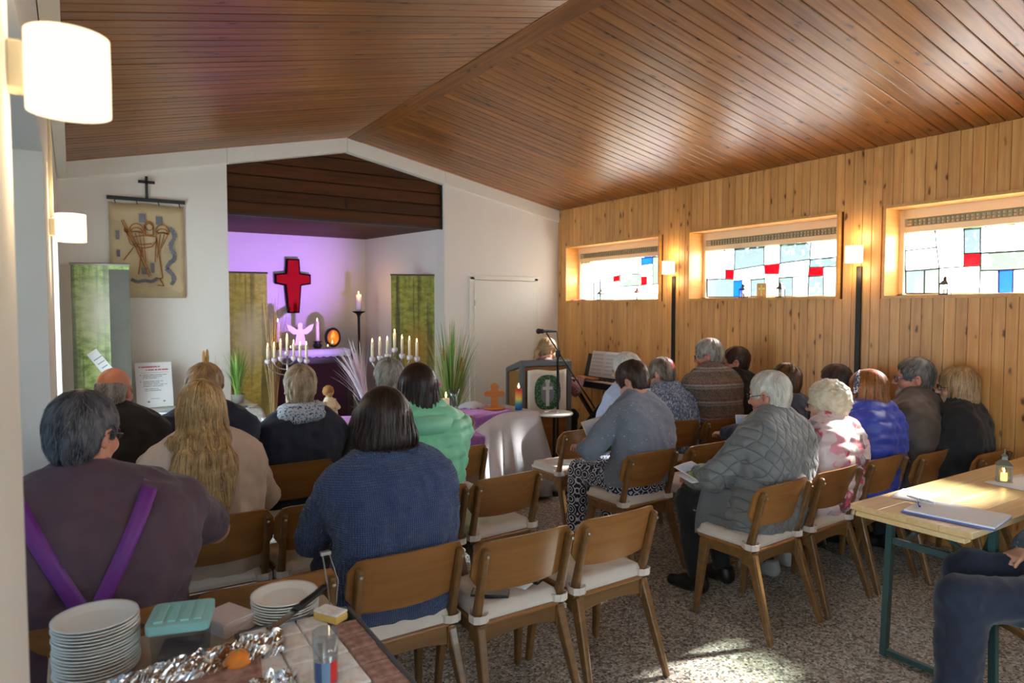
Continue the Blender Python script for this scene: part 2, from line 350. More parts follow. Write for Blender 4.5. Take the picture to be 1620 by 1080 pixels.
lead_m = flat('lead_came', (60, 60, 64), .5, metal=.3)
vent_m = flat('vent_grille', (150, 142, 112), .5)
PX = XR+.2
PANES[4] = [(c, [(round(y-3.83, 3), z) for y, z in p]) for c, p in PANES[2]]
for k, (ya, yb) in enumerate(WINS):
    wn = structe(f'window_{k+1}', (PX, (ya+yb)/2, ZS)); wo = Vector(wn.location)
    def W(mbx): 
        mbx.v = [tuple(Vector(p)-wo) for p in mbx.v]; return mbx
    d = PX+.06-XR
    for nm, c, dd in (('reveal_board', ((XR+PX+.04)/2-.005, yb+.008, (ZS+ZT)/2), (PX+.05-XR+.012, .022, ZT-ZS+.044)),
                      ('reveal_board', ((XR+PX+.04)/2-.005, ya-.008, (ZS+ZT)/2), (PX+.05-XR+.012, .022, ZT-ZS+.044)),
                      ('reveal_board', ((XR+PX+.04)/2-.005, (ya+yb)/2, ZT+.010), (PX+.05-XR+.012, yb-ya, .022)),
                      ('sill_board', ((XR+PX+.04)/2-.008, (ya+yb)/2, ZS-.011), (PX+.05-XR+.02, yb-ya+.02, .022))):
        obj(nm, W(MB().box(c, dd)), M['reveal'], wn)
    fr = MB()
    fr.box((PX, yb-.02, (ZS+ZT)/2), (.05, .036, ZT-ZS)); fr.box((PX, ya+.02, (ZS+ZT)/2), (.05, .036, ZT-ZS))
    fr.box((PX, (ya+yb)/2, ZS+.006), (.05, yb-ya, .012)); fr.box((PX, (ya+yb)/2, 2.236), (.05, yb-ya-.07, .042))
    fr.box((PX, (ya+yb)/2, 2.35), (.05, yb-ya-.07, .068)); fr.box((PX+.015, (ya+yb)/2, 2.287), (.02, yb-ya-.07, .062))
    obj('frame', W(fr), M['cream'], wn)
    vg = MB(); nn = int((yb-ya-.12)/.032)
    for i in range(nn+1): vg.box((PX+.0, ya+.06+i*.032, 2.287), (.012, .012, .05))
    vg.box((PX, (ya+yb)/2, 2.311), (.014, yb-ya-.1, .007)); vg.box((PX, (ya+yb)/2, 2.263), (.014, yb-ya-.1, .007)); vg.box((PX, (ya+yb)/2, 2.287), (.008, yb-ya-.1, .006))
    obj('vent_grille', W(vg), vent_m, wn)
    came = MB()
    for c, p in PANES[k+1]:
        pm = MB().prism(p, PX-.003, PX+.003, lambda a, b, h: (h, a, b))
        obj('pane', W(pm), M['g_'+c], wn)
        for i in range(len(p)):
            (y0, z0), (y1, z1) = p[i], p[(i+1) % len(p)]
            if (y0, z0) < (y1, z1): came.bar((PX, y0, z0), (PX, y1, z1), .008, .012, (1, 0, 0))
    obj('lead_came', W(came), lead_m, wn)
# front wall with the altar alcove
AX0, AX1, AZ, YA = 1.24, 3.50, 2.545, 8.53
def roofz(x): return EAVE+(x-XL)*math.tan(slopeL) if x < RIDX else EAVE+(XR-x)*math.tan(slopeR)
mb = MB(); fy = lambda a, b, h: (a, h, b)
mb.prism([(XL-.3, 0), (AX0, 0), (AX0, roofz(AX0)+.05), (XL-.3, roofz(XL))], YF, YF+.2, fy)
mb.prism([(AX1, 0), (XR+.1, 0), (XR+.1, roofz(XR)+.05), (AX1, roofz(AX1)+.05)], YF, YF+.2, fy)
struct('wall_front', mb, M['white_wall'], 'white plastered front wall')
for nm, xs in (('trim_1', [(XL, AX0), (AX0, RIDX)]), ('trim_2', [(RIDX, AX1), (AX1, XR)])):
    mb = MB()
    for a, b in xs:
        mb.prism([(a+.0015, roofz(a)-.14), (b-.0015, roofz(b)-.14), (b-.0015, roofz(b)+.01), (a+.0015, roofz(a)+.01)], YF-.035, YF+.05, fy)
    struct(nm, mb, M['white_trim'], 'white sloping beam below the roof', bevel=.004)
# boarded gable over the alcove
fas = structe('wall_gable', (0, 0, 0)); fas['label'] = 'dark horizontal boards closing the gable over the alcove'
mb = MB().prism([(AX0, AZ+.005), (AX1, AZ+.005), (AX1, roofz(AX1)), (RIDX, RIDZ), (AX0, roofz(AX0))], YF+.1, YF+.16, fy)
obj('backing', mb, M['groove'], fas)
z = AZ; bh = .128
while z < RIDZ-.15:
    z1 = min(z+bh-.014, RIDZ-.145)
    def xr(zz): return (max(AX0, XL+(zz+.13-EAVE)/math.tan(slopeL)) if zz+.13 > EAVE else AX0), (min(AX1, XR-(zz+.13-EAVE)/math.tan(slopeR)) if zz+.13 > EAVE else AX1)
    a0, a1 = xr(z); b0, b1 = xr(z1)
    L = a1-a0
    mb = MB().prism([(a0-L/2-a0, -bh/2), (a1-L/2-a0, -bh/2), (b1-L/2-a0, z1-z-bh/2), (b0-L/2-a0, z1-z-bh/2)], -.02, .02, fy)
    obj('board', mb, M['fascia'], fas, bevel=.003, loc=(a0+L/2, YF+.075, z+bh/2)); z += bh
mb = MB(); mb.box(((AX0+AX1)/2, YF+.05, AZ-.004), (AX1-AX0, .02, .02)); mb.box((AX1-.008, YF+.05, (AZ+roofz(AX1))/2), (.016, .02, roofz(AX1)-AZ))
struct('trim_3', mb, M['black'], 'thin black edging under the boarded gable')
# alcove: back wall, slanted sides, boarded ceiling
AB0, AB1 = 1.18, 3.22
mb = MB().prism([(AX0-.1, YF+.2), (AX0, YF+.2), (AB0, YA), (AB0-.1, YA)], 0, AZ, None); struct('wall_alcove_left', mb, M['white_wall'])
mb = MB().prism([(AX1, YF+.2), (AX1+.1, YF+.2), (AB1+.1, YA), (AB1, YA)], 0, AZ, None); struct('wall_alcove_right', mb, M['white_wall'])
mb = MB().box(((AB0+AB1)/2, YA+.1, AZ/2), (AB1-AB0+.6, .2, AZ+.2)); struct('wall_alcove_back', mb, M['white_wall'], 'alcove back wall washed with violet light')
ca = structe('ceiling_alcove')
obj('deck', MB().box(((AX0+AX1)/2, (YF+.16+YA)/2, AZ+.06), (AX1-AX0+.4, YA-YF-.1, .06)), M['groove'], ca)
nb = 34; pw = (AX1-AX0+.1)/nb; pwy = .05
my = plank_mesh('alcove_board', AX1-AX0+.06, pwy-.005, .02, M['fascia'], .003)
y = YF+.09+pwy/2
while y < YA: link('board', my, ca, ((AX0+AX1)/2, y, AZ)); y += pwy
# left wall: piers with deep window niches between
mb = MB()
def LW(y0, y1, x0=XL-1.05, x1=XL, z0=0, z1=None): mb.box(((x0+x1)/2, (y0+y1)/2, ((z1 or EAVE+.02)+z0)/2), (x1-x0, y1-y0, (z1 or EAVE+.02)-z0))
LW(YB, NICHES[0][0]); LW(NICHES[0][1], NICHES[1][0]); LW(NICHES[1][1], NICHES[2][0]); LW(NICHES[2][1], YF+.1)
for a, b in NICHES: LW(a, b, z0=2.25); LW(a, b, x1=XL-.90, z1=.45)
struct('wall_left', mb, M['white_wall'], 'white left wall with deep window niches')
for k, (a, b) in enumerate(NICHES):
    wn = structe(f'window_{k+5}', (XL-.98, (a+b)/2, .45)); L = b-a
    mb = MB()
    for yy in (-L/2+.03, 0, L/2-.03): mb.box((0, yy, .9), (.06, .06, 1.8))
    mb.box((0, 0, .03), (.06, L, .06)); mb.box((0, 0, 1.77), (.06, L, .06)); obj('frame', mb, M['white'], wn)
    for s in (-1, 1): obj('pane', MB().box((0, s*L/4, .9), (.008, L/2-.06, 1.68)), M['dimmed' if k == 1 else 'clear'], wn)
    obj('sill_board', MB().box((.06, 0, -.012), (.16, L, .024)), M['white'], wn)
mb = MB().prism([(XL+.004, EAVE-.12), (XL+.07, EAVE-.12), (XL+.07, roofz(XL+.07)+.01), (XL+.004, roofz(XL)+.01)], YB, YF-.04, lambda a, b, h: (a, h, b))
struct('trim_4', mb, M['white_trim'], 'white moulding where the left wall meets the ceiling')
BW0, BW1, BZ0, BZ1 = 1.6, 3.5, .7, 2.0
mb = MB().prism([(XL-1.05, 0), (BW0, 0), (BW0, EAVE+.1), (XL-1.05, EAVE+.05)], YB-.2, YB, fy)
mb.prism([(BW1, 0), (XR+.1, 0), (XR+.1, EAVE+.05), (BW1, EAVE+.1)], YB-.2, YB, fy); mb.prism([(BW0, BZ1), (BW1, BZ1), (BW1, EAVE+.1), (RIDX, RIDZ+.1), (BW0, EAVE+.1)], YB-.2, YB, fy); mb.prism([(BW0, 0), (BW1, 0), (BW1, BZ0), (BW0, BZ0)], YB-.2, YB, fy)
struct('wall_back', mb, M['white_wall'])
wn = structe('window_8', ((BW0+BW1)/2, YB-.1, BZ0)); L = BW1-BW0; Hh = BZ1-BZ0
mb = MB(); mb.box((0, 0, .03), (L, .06, .06)); mb.box((0, 0, Hh-.03), (L, .06, .06))
for i in range(5): mb.box((-L/2+.03+i*(L-.06)/4, 0, Hh/2), (.06, .06, Hh))
obj('frame', mb, M['white'], wn)
for i in range(4): obj('pane', MB().box((-L/2+.03+(i+.5)*(L-.06)/4, 0, Hh/2), ((L-.06)/4-.06, .008, Hh-.12)), M['clear'], wn)
portal(((BW0+BW1)/2, YB-.25, (BZ0+BZ1)/2), (PI/2, 0, 0), L, Hh)
# cupboard door in the front wall
dr = structe('door_1', (4.28, YF-.0, 0)); dr['label'] = 'white flush door with a flat frame in the front wall'
mb = MB(); mb.box((-.44, -.012, 1.0), (.06, .03, 2.03)); mb.box((.45, -.012, 1.0), (.05, .03, 2.03)); mb.box((0, -.012, 2.005), (.95, .03, .05)); obj('door_frame', mb, M['door_white'], dr, bevel=.004)
obj('door_leaf', MB().box((.005, -.02, .99), (.84, .03, 1.97)), M['door_white'], dr, bevel=.004)
for zz in (.3, 1.68): obj('hinge', MB().tube([(-.413, -.04, zz), (-.413, -.04, zz+.07)], .009), M['steel'], dr)
# outside: lawn, brick house side and hedge seen dimly through the glass
t = NT('lawn'); co = t.coord(); t.bsdf(t.ramp(t.noise(co, 6, 4), [(.3, lin((70, 96, 44))), (.7, lin((120, 150, 80)))]), .9); M['lawn'] = t.m
struct('floor_lawn', MB().box((16, 3, -.35), (21, 40, .1)), M['lawn'])
t = NT('hedge_leaf'); co = t.coord(); t.bsdf(t.ramp(t.noise(co, 3, 5), [(.3, lin((24, 44, 26))), (.55, lin((52, 84, 50))), (.75, lin((96, 124, 92)))]), .8); M['hedge'] = t.m
rsh = np.random.RandomState(11)
for i, (hx_, hy_, hr, hh) in enumerate(((9.6, 9.2, 1.3, 2.9), (9.2, 7.0, 1.4, 3.1), (9.5, 4.6, 1.5, 3.0), (9.3, 2.4, 1.4, 3.3), (9.6, .2, 1.5, 3.0))):
    sh_ = thing('shrub', ['leafy green shrub outside, beyond the left end of the corner window', 'leafy green shrub outside the corner window', 'leafy green shrub outside the middle window', 'leafy green shrub outside the rightmost window', 'leafy green shrub outside, past the right edge of the view'][i], 'shrub', (hx_, hy_, -.3), 0, 'shrubs outside the windows')
    n_ = 3600; d_ = rsh.normal(0, 1, (n_, 3)); d_ /= np.linalg.norm(d_, axis=1, keepdims=True); r_l = rsh.uniform(.75, 1.05, (n_, 1))*(1+.15*np.sin(d_[:, :1]*7+d_[:, 1:2]*5)); p_ = d_*r_l*np.array([hr*.8, hr, hh*.55])+np.array([0, 0, hh*.5]); p_[:, 2] = np.maximum(p_[:, 2], .05)
    a_ = rsh.normal(0, 1, (n_, 3)); a_ /= np.linalg.norm(a_, axis=1, keepdims=True); b_ = np.cross(a_, d_); b_ /= np.linalg.norm(b_, axis=1, keepdims=True)+1e-6; q_ = np.concatenate([p_-a_*.09, p_-b_*.05, p_+a_*.09, p_+b_*.05]); ii = np.arange(n_)
    lf = bpy.data.meshes.new('leaves'); lf.from_pydata(q_.tolist(), [], np.stack([ii, ii+n_, ii+2*n_, ii+3*n_], 1).tolist()); lf.materials.append(M['hedge']); o = link('leaves', lf, sh_); o['kind'] = 'stuff'
    obj('trunk', MB().tube([(0, 0, 0), (.05, .03, hh*.3), (0, .08, hh*.6)], [.10, .07, .03]), flat('bark', (70, 56, 44), .9), sh_, True)
    obj('inner_branches', MB().lathe([(0, .1), (hr*.5, .3), (hr*.62, hh*.5), (hr*.4, hh*.85), (0, hh*.95)], 12), M['hedge'], sh_, True)
# ================================================================== CHAIRS
def make_chair():
    root = thing('chair', 'brown wooden chair', 'chair', group='wooden chairs in rows')
    for s in (1, -1):
        mb = MB(); mb.bar((s*.196, -.105, .352), (s*.200, -.212, .742), .030, .046, (0, 1, 0), .026, .030)
        obj('back_post', mb, M['chair'], root, bevel=.010, seg=3)
        mb = MB(); mb.bar((s*.190, -.135, .415), (s*.222, -.275, 0), .040, .052, (0, 1, 0), .026, .028); obj('rear_leg', mb, M['chair'], root, bevel=.008, seg=2)
        mb = MB(); mb.bar((s*.186, .150, .430), (s*.208, .195, 0), .038, .056, (0, 1, 0), .026, .030); obj('front_leg', mb, M['chair'], root, bevel=.008, seg=2)
        # side rail with rounded inner corners
        prof = [(-.165, .425), (.178, .425), (.178, .385), (.12, .375), (.06, .372), (-.06, .372), (-.10, .365), (-.125, .335), (-.155, .33)]
        mb = MB().prism(prof, s*.186-.016, s*.186+.016, lambda a, b, h: (h, a, b)); obj('side_rail', mb, M['chair'], root, bevel=.004)
    prof = [(-.185, .42), (.185, .42), (.185, .345), (.14, .352), (.08, .362), (0, .366), (-.08, .362), (-.14, .352), (-.185, .345)]
    obj('rear_apron', MB().prism(prof, -.150, -.128, lambda a, b, h: (a, h, b)), M['chair'], root, bevel=.003)
    obj('front_apron', MB().prism(prof, .140, .160, lambda a, b, h: (a, h, b)), M['chair'], root, bevel=.003)
    def seat(z0, z1, wd, yb, yf, n=10, curve=.0):
        def outl(t):
            pass
        r = .05; pts = []
        for cx, cy, a0 in ((wd-r, yf-r, 0), (-wd+r, yf-r, PI/2), (-wd+r, yb+r, PI), (wd-r, yb+r, 1.5*PI)):
            for k in range(6): a = a0+k*PI/10; pts.append((cx+r*math.cos(a), cy+r*math.sin(a)))
        return pts
    obj('seat', MB().prism(seat(0, 0, .205, -.165, .215), .422, .436), M['ply'], root, bevel=.004)
    # tufted cushion with ties
    cu = MB(); nu = nv = 20
    def ctop(u, v, top=True):
        x = (u*2-1)*.198; y = -.150+v*.358
        e = (min(u, 1-u)*2, min(v, 1-v)*2); ed = min(1, min(e[0]*6, e[1]*6)); hgt = .034*math.sqrt(max(0, 1-(1-ed)**2))
        for bx, by in ((-.085, -.05), (.085, -.05), (-.085, .11), (.085, .11)):
            d = math.hypot(x-bx, y-by); hgt -= .020*math.exp(-(d/.022)**2)
        hgt += .002*math.sin(x*60+y*20)*math.sin(y*45)*ed
        k = 1 if max(abs(u*2-1), abs(v*2-1)) < .9 else 1-.02*(abs(u*2-1)**8+abs(v*2-1)**8)
        return (x*k, y if True else 0, .452+hgt if top else .437)
    cu.grid(lambda u, v: ctop(u, v), nu, nv)
    cu.grid(lambda u, v: ctop(1-u, v, False), nu, nv)
    per = [(i/nu, 0) for i in range(nu)]+[(1, j/nv) for j in range(nv)]+[(1-i/nu, 1) for i in range(nu)]+[(0, 1-j/nv) for j in range(nv)]
    n = len(per); vs = [ctop(u, v, False) for u, v in per]+[ctop(u, v) for u, v in per]; cu.add(vs, [(i, (i+1) % n, n+(i+1) % n, n+i) for i in range(n)])
    c = obj('seat_cushion', cu, M['cushion'], root, True)
    for s in (1, -1):
        mb = MB(); loop = [(s*.150, -.135), (s*.160, -.160), (s*.178, -.172), (s*.205, -.172), (s*.224, -.160), (s*.226, -.125), (s*.200, -.085), (s*.17, -.09)]
        for i in range(len(loop)):
            a, b = loop[i], loop[(i+1) % len(loop)]; mb.bar((*a, .452), (*b, .452), .004, .030, (0, 0, 1))
        obj('tie', mb, M['cushion'], c)
    # curved plywood backrest
    bk = MB(); nx, nz = 16, 8
    def bp(u, v, o=0.):
        a = (u*2-1); x = a*.232; top = .772-.010*a*a-.045*max(0, abs(a)-.86)/.14*abs(a); bot = .548+.012*a*a+.06*max(0, abs(a)-.80)/.20*abs(a)
        z = bot+(top-bot)*v; y = -.158-(z-.55)*.26-.040*(1-a*a)+.026+o; return (x, y, z)
    bk.grid(lambda u, v: bp(u, v), nx, nz); bk.grid(lambda u, v: bp(1-u, v, .012), nx, nz)
    per = [(i/nx, 0) for i in range(nx)]+[(1, j/nz) for j in range(nz)]+[(1-i/nx, 1) for i in range(nx)]+[(0, 1-j/nz) for j in range(nz)]
    n = len(per); bk.add([bp(u, v) for u, v in per]+[bp(u, v, .012) for u, v in per], [(i, (i+1) % n, n+(i+1) % n, n+i) for i in range(n)])
    b = obj('backrest', bk, M['ply'], root); b.data.polygons.foreach_set('use_smooth', [len(p.vertices) == 4 and i < 2*nx*nz for i, p in enumerate(b.data.polygons)])
    for s in (1, -1): obj('screw', MB().lathe([(0, 0), (.006, .001), (.006, .004), (0, .006)], 8, (0, 0, 0)), M['steel'], b, loc=(s*.2, -.226, .715), rot=(PI/2-.25, 0, 0))
    return root
chair0 = make_chair(); _used = [False]
def chair(x, yt, rz, label):
    a = math.radians(rz); ox, oy = x-math.sin(a)*.236, yt+math.cos(a)*.236
    if not _used[0]:
        _used[0] = True; chair0.location = (ox, oy, 0); chair0.rotation_euler = (0, 0, a); chair0['label'] = label; return (ox, oy)
    dup(chair0, (ox, oy, 0), a, label); return (ox, oy)
# ================================================================== LAMPS
def wall_lamp(loc, rz, label, post=None, conduit=None, warm=True):
    """opal drum shade on a bracket; local +y points away from the wall"""
    r = thing('wall_lamp', label, 'lamp', loc, rz, 'lit drum lamps on the walls')
    mb = MB().lathe([(.058, -.065), (.063, -.065), (.0635, 0), (.063, .065), (.058, .065), (.058, -.065)], 32, (0, .085, 0), caps=False)
    obj('lamp_shade', mb, M['shade'], r, True)
    obj('bracket', MB().box((0, .011, 0), (.045, .022, .08)), M['cream'], r, bevel=.004)
    obj('light_bulb', MB().lathe([(0, -.045), (.022, -.03), (.03, 0), (.018, .03), (.012, .05), (0, .05)], 12, (0, .085, 0)), M['shade'], r, True)
    if conduit:
        for s in (-1, 1): obj('conduit', MB().tube([(s*.012, .012, .05), (s*.012, .012, conduit-loc[2])], .007), M['cream'], r)
    pl = bpy.data.lights.new('lamp_bulb_light', 'POINT'); pl.energy = 2.2; pl.color = (1, .72, .40); pl.shadow_soft_size = .06
    po = bpy.data.objects.new('lamp_bulb_light', pl); C.objects.link(po); po.parent = r; po.location = (0, .085, -.13)
    p2 = po.copy(); C.objects.link(p2); p2.location = (0, .085, .13)
    return r
wall_lamp((XR, 4.88, 2.055), PI/2, 'lit drum lamp between the corner window and the middle window')
wall_lamp((XR, 2.965, 2.06), PI/2, 'lit drum lamp between the middle window and the rightmost window')
for y, nm in ((4.88, 'far'), (2.965, 'near')):
    tag(obj('lamp_post', MB().box((XR-.008, y, .985), (.016, .042, 1.97)), M['iron'], bevel=.003), f'dark flat steel post below the lamp {"left" if nm == "far" else "right"} of the middle window', 'post', 'dark posts below the wall lamps')
wall_lamp((XL, 3.86, 2.03), -PI/2, 'small lit drum lamp on the white wall, left of the angel hanging', conduit=2.82)
wall_lamp((XL, 1.415, 2.05), -PI/2, 'large near drum lamp at the top left corner of the view')
# ================================================================== WALL PIECES
# tapestry with iron hanger and cross
tp = thing('wall_hanging', 'beige woven wall hanging of an angel under a black iron cross', 'tapestry', (.575, YF-.012, 2.155))
def XZ(a, b, h): return (a, h, b)
t = NT('tapestry_linen'); co = t.coord(); x, y, z = t.sep(co)
v = t.vor(t.mapv(co, (7, 1, 7)), 1., out='Color', rand=.5); vx, _, _ = t.sep(v)
col = t.ramp(vx, [(0, lin((188, 170, 136))), (.5, lin((202, 184, 150))), (1, lin((210, 190, 148)))]); col = t.mix(t.math('MULTIPLY', t.noise(co, 8, 4), .5), col, lin((176, 154, 120)))
t.bsdf(col, .95, bump=t.noise(co, 300, 2), bstr=.4, bdist=.002); M['tap'] = t.m
mb = MB(); mb.grid(lambda u, v: ((u-.5)*.585, -.008-.006*math.sin(u*9+v*2)*(1-v*.5), (v-.5)*.82-.005*math.sin(u*PI*3)*v), 16, 10)
cl = obj('cloth', mb, M['tap'], tp, True); so = cl.modifiers.new('t', 'SOLIDIFY'); so.thickness = .004
ochre = flat('ochre_thread', (150, 92, 36), .9); slate = flat('slate_patch', (112, 114, 122), .95, var=.2)
def stroke(mb, pts, wd=.009, y=-.021):
    for a, b in zip(pts[:-1], pts[1:]): mb.bar((a[0], y, a[1]), (b[0], y, b[1]), wd, .003, (0, 1, 0))
def q(px, py): return ((px-363)/331*.585*1.0, (350-py)/420*.82)    # crop pixels of the hanging -> local metres
mb = MB()
stroke(mb, [q(x, y) for x, y in ((250, 220), (270, 265), (310, 340), (365, 465))], .010); stroke(mb, [q(x, y) for x, y in ((258, 216), (282, 270), (322, 340), (374, 460))], .006)
arc = lambda cx, cy, rx, ry, a0, a1, n=12: [q(cx+rx*math.cos(a0+(a1-a0)*i/n), cy-ry*math.sin(a0+(a1-a0)*i/n)) for i in range(n+1)]
stroke(mb, arc(369, 238, 18, 20, 0, 2*PI)); stroke(mb, arc(369, 236, 12, 10, 0, PI)); stroke(mb, [q(351, 238), q(351, 278), q(387, 278), q(387, 238)])
for sx, cx in ((-1, 315), (1, 428)):
    stroke(mb, arc(cx, 262, 31, 32, 0, PI)); stroke(mb, arc(cx, 268, 26, 20, 0, PI)); stroke(mb, arc(cx, 276, 22, 12, .2, PI-.2)); stroke(mb, [q(cx-31, 265), q(cx+31, 268)])
    for k in range(4): stroke(mb, [q(cx+sx*(-28+k*18), 270), q(cx+sx*(-36+k*10), 400-k*22)], .006)
stroke(mb, [q(x, y) for x, y in ((300, 290), (340, 282), (400, 284), (402, 300), (380, 330), (345, 338), (305, 332), (300, 320), (345, 322), (380, 316))])
stroke(mb, [q(268, 262), q(285, 320), q(300, 330)]); stroke(mb, [q(262, 255), q(278, 262), q(276, 272), q(262, 268), q(262, 255)]); stroke(mb, [q(402, 300), q(425, 470), q(410, 472), q(430, 505), q(400, 502)]); stroke(mb, [q(335, 340), q(318, 455)]); stroke(mb, [q(300, 335), q(255, 395)])
obj('angel_embroidery', mb, ochre, tp)
for px, py, a, b in ((340, 205, 30, 38), (414, 212, 28, 36), (232, 285, 16, 38), (234, 365, 14, 30), (345, 440, 24, 30), (380, 425, 16, 44)): x, z = q(px, py); obj('slate_patch', MB().box((x, -.0195, z), (a/331*.585, .003, b/420*.82)), slate, tp)
pt = MB(); sn = [(462, 240), (480, 262), (484, 285), (470, 305), (462, 325), (470, 345), (482, 362), (478, 385), (456, 402), (442, 425), (458, 442), (474, 460), (476, 480), (462, 500)]
for i, (a, b) in enumerate(zip(sn[:-1], sn[1:])): pa, pb = q(*a), q(*b); pt.bar((pa[0], -.0195, pa[1]), (pb[0], -.0195, pb[1]), .030+.008*(i % 2), .003, (0, 1, 0))
p2_ = MB()
for a, b in zip(((285, 478), (310, 490), (345, 482), (375, 488), (398, 476)), ((310, 490), (345, 482), (375, 488), (398, 476), (400, 468))): pa, pb = q(*a), q(*b); p2_.bar((pa[0], -.0195, pa[1]), (pb[0], -.0195, pb[1]), .028, .003, (0, 1, 0))
obj('slate_serpent', pt, slate, tp); obj('slate_dragon', p2_, slate, tp)
mb = MB().box((0, -.012, .445), (.61, .014, .032)).box((0, -.012, .555), (.022, .014, .19)).box((0, -.012, .60), (.13, .014, .024)); obj('iron_hanger', mb, M['black'], tp, bevel=.002)
for x in (-.245, -.08, .09, .255): obj('hook', MB().tube([(x, -.012, .43), (x, -.022, .415), (x+.006, -.014, .402)], .004, 6), M['black'], tp)
# printed roll-up banners
def forest(name, greens, sun=None, trunk=(60, 58, 50), fade=0.):
    t = NT(name); co = t.coord(); x, y, z = t.sep(co)
    fol = t.noise(t.mapv(co, (5, 1, 9)), 2.2, 6, .7); col = t.ramp(fol, [(.22, lin(greens[0])), (.40, lin(greens[1])), (.58, lin(greens[2]))])
    tr = t.noise(t.mapv(co, (13, 1, .55)), 1., 3, .5); col = t.mix(t.math('MULTIPLY', t.ramp(tr, [(.50, (0, 0, 0)), (.60, (1, 1, 1))]), .8), col, lin(trunk))
    zg = t.math('DIVIDE', z, 2.0); col = t.mix(t.math('MULTIPLY', t.ramp(zg, [(.0, (1, 1, 1)), (.45, (0, 0, 0))]), .5), col, lin(greens[3]))
    if sun:
        d = t.math('SQRT', t.math('ADD', t.math('POWER', t.math('MULTIPLY', t.math('SUBTRACT', x, sun[0]), 1.), 2.), t.math('POWER', t.math('MULTIPLY', t.math('SUBTRACT', z, sun[1]), .55), 2.)))
        col = t.mix(t.ramp(d, [(.0, (1, 1, 1)), (.22, (0, 0, 0))]), col, lin(sun[2]))
    t.bsdf(col, .5); return t.m
def banner(loc, wd, ht, rz, m, label, dark=None):
    r = thing('rollup_banner', label, 'banner', loc, rz, 'printed forest banners')
    obj('printed_sheet', MB().box((0, 0, ht/2+.04), (wd, .002, ht-.06)), m, r)
    obj('top_rail', MB().tube([(-wd/2-.008, 0, ht+.012), (wd/2+.008, 0, ht+.012)], .010), M['steel'], r)
    obj('base', MB().box((0, 0, .035), (wd+.04, .16, .07)), M['steel'], r, bevel=.012); obj('pole', MB().tube([(0, .03, .06), (0, .012, ht)], .008), M['steel'], r); return r
fb1 = forest('print_forest_green', ((56, 80, 30), (112, 140, 58), (176, 190, 116), (134, 184, 48)), (-.02, 1.62, (196, 190, 170)), (74, 76, 70))
b = banner((.20, 6.52, 0), .42, 2.0, math.radians(-14), fb1, 'roll-up banner of a green forest at the left front corner')
obj('tree_trunk_print', MB().box((.135, -.003, 1.02), (.148, .002, 1.90)), flat('print_grey_trunk', (84, 80, 70), .6, nscale=5, var=.3), b)
sl = obj('text_strip', MB().box((0, -.005, 1.16), (.085, .002, .34)), M['paper'], b, loc=(0, 0, 0)); sl.data.transform(Matrix.Translation((.02, 0, 1.16))@Matrix.Rotation(-.62, 4, 'Y')@Matrix.Translation((0, 0, -1.16)))
mb = MB()
for i in range(6):
    mb.box((.005, -.0068, 1.05+i*.042), (.05+.01*(i % 3), .001, .008))
tx = obj('text_lines', mb, flat('faded_print', (150, 148, 160), .8), b); tx.data.transform(Matrix.Translation((.02, 0, 1.16))@Matrix.Rotation(-.62, 4, 'Y')@Matrix.Translation((0, 0, -1.16)))
fb2 = forest('print_forest_sun', ((128, 118, 44), (196, 182, 84), (228, 216, 124), (204, 194, 92)), (0.0, 1.36, (252, 246, 226)), (96, 84, 40))
banner((1.50, 7.25, 0), .36, 2.0, math.radians(-8), fb2, 'roll-up banner of a yellow sunlit forest on the left side of the alcove')
fb3 = forest('print_forest_amber', ((70, 80, 26), (124, 130, 44), (172, 166, 72), (88, 104, 40)), (.0, 1.15, (176, 118, 40)), (50, 46, 26))
banner((3.30, 7.15, 0), .56, 2.02, math.radians(-22), fb3, 'roll-up banner of an amber forest by the right side of the alcove')
# red glass cross on the alcove wall
cr = thing('wall_cross', 'red wall cross with a dark frame in the alcove', 'cross', (2.28, YA-.0, 1.93))
def crs(k, d=0.):
    a, b, c_, e = .062*k, .215*k, .062, .078
    return [(-.078+d, .325-d), (.078-d, .325-d), (.088-d, .155-d), (.215-d, .14-d), (.215-d, .02+d), (.098-d, .0+d), (.070-d, -.335+d), (-.070+d, -.335+d), (-.098+d, .0+d), (-.215+d, .02+d), (-.215+d, .14-d), (-.088+d, .155-d)]
obj('frame', MB().prism(crs(1), -.055, -.01, XZ), flat('cross_frame', (20, 14, 20), .8, spec=.05), cr, bevel=.004)
obj('red_inlay', MB().prism(crs(1, .017), -.062, -.04, XZ), flat('red_enamel', (168, 12, 18), .65, var=.06, spec=.1), cr)
# ================================================================== CANDLES
def flame(parent, x, y, z, k=1.):
    obj('flame', MB().lathe([(0, 0), (.004*k, .006*k), (.005*k, .013*k), (.003*k, .024*k), (0, .034*k)], 8, (x, y, z)), M['flame'], parent, True)
def candle_into(parent, x, y, z, r, h, lit=True, m='wax'):
    obj('candle', MB().lathe([(0, 0), (r, 0), (r, h-.002), (r*.9, h), (r*.5, h-.002), (0, h-.003)], 14, (x, y, z)), M[m], parent, True)
    if lit: flame(parent, x, y, z+h, max(.8, min(1.2, r/.011)))
def candle(x, y, z, r, h, label, m='wax', group=None):
    t_ = thing('candle', label, 'candle', (x, y, z), 0, group)
    obj('wax_body', MB().lathe([(0, 0), (r, 0), (r, h-.003), (r*.9, h), (r*.5, h-.004), (0, h-.005)], 20), M[m], t_, True); obj('wick', MB().tube([(0, 0, h-.006), (0, 0, h+.008)], .0012, 5), M['black'], t_); flame(t_, 0, 0, h+.003, max(1., min(1.5, r/.02))); return t_
def glow(x, y, z, e, parent, col=(1, .55, .22)):
    l = bpy.data.lights.new('candle_light', 'POINT'); l.energy = e; l.color = col; l.shadow_soft_size = .02; o = bpy.data.objects.new('candle_light', l); C.objects.link(o); o.location = (x, y, z); o.parent = parent
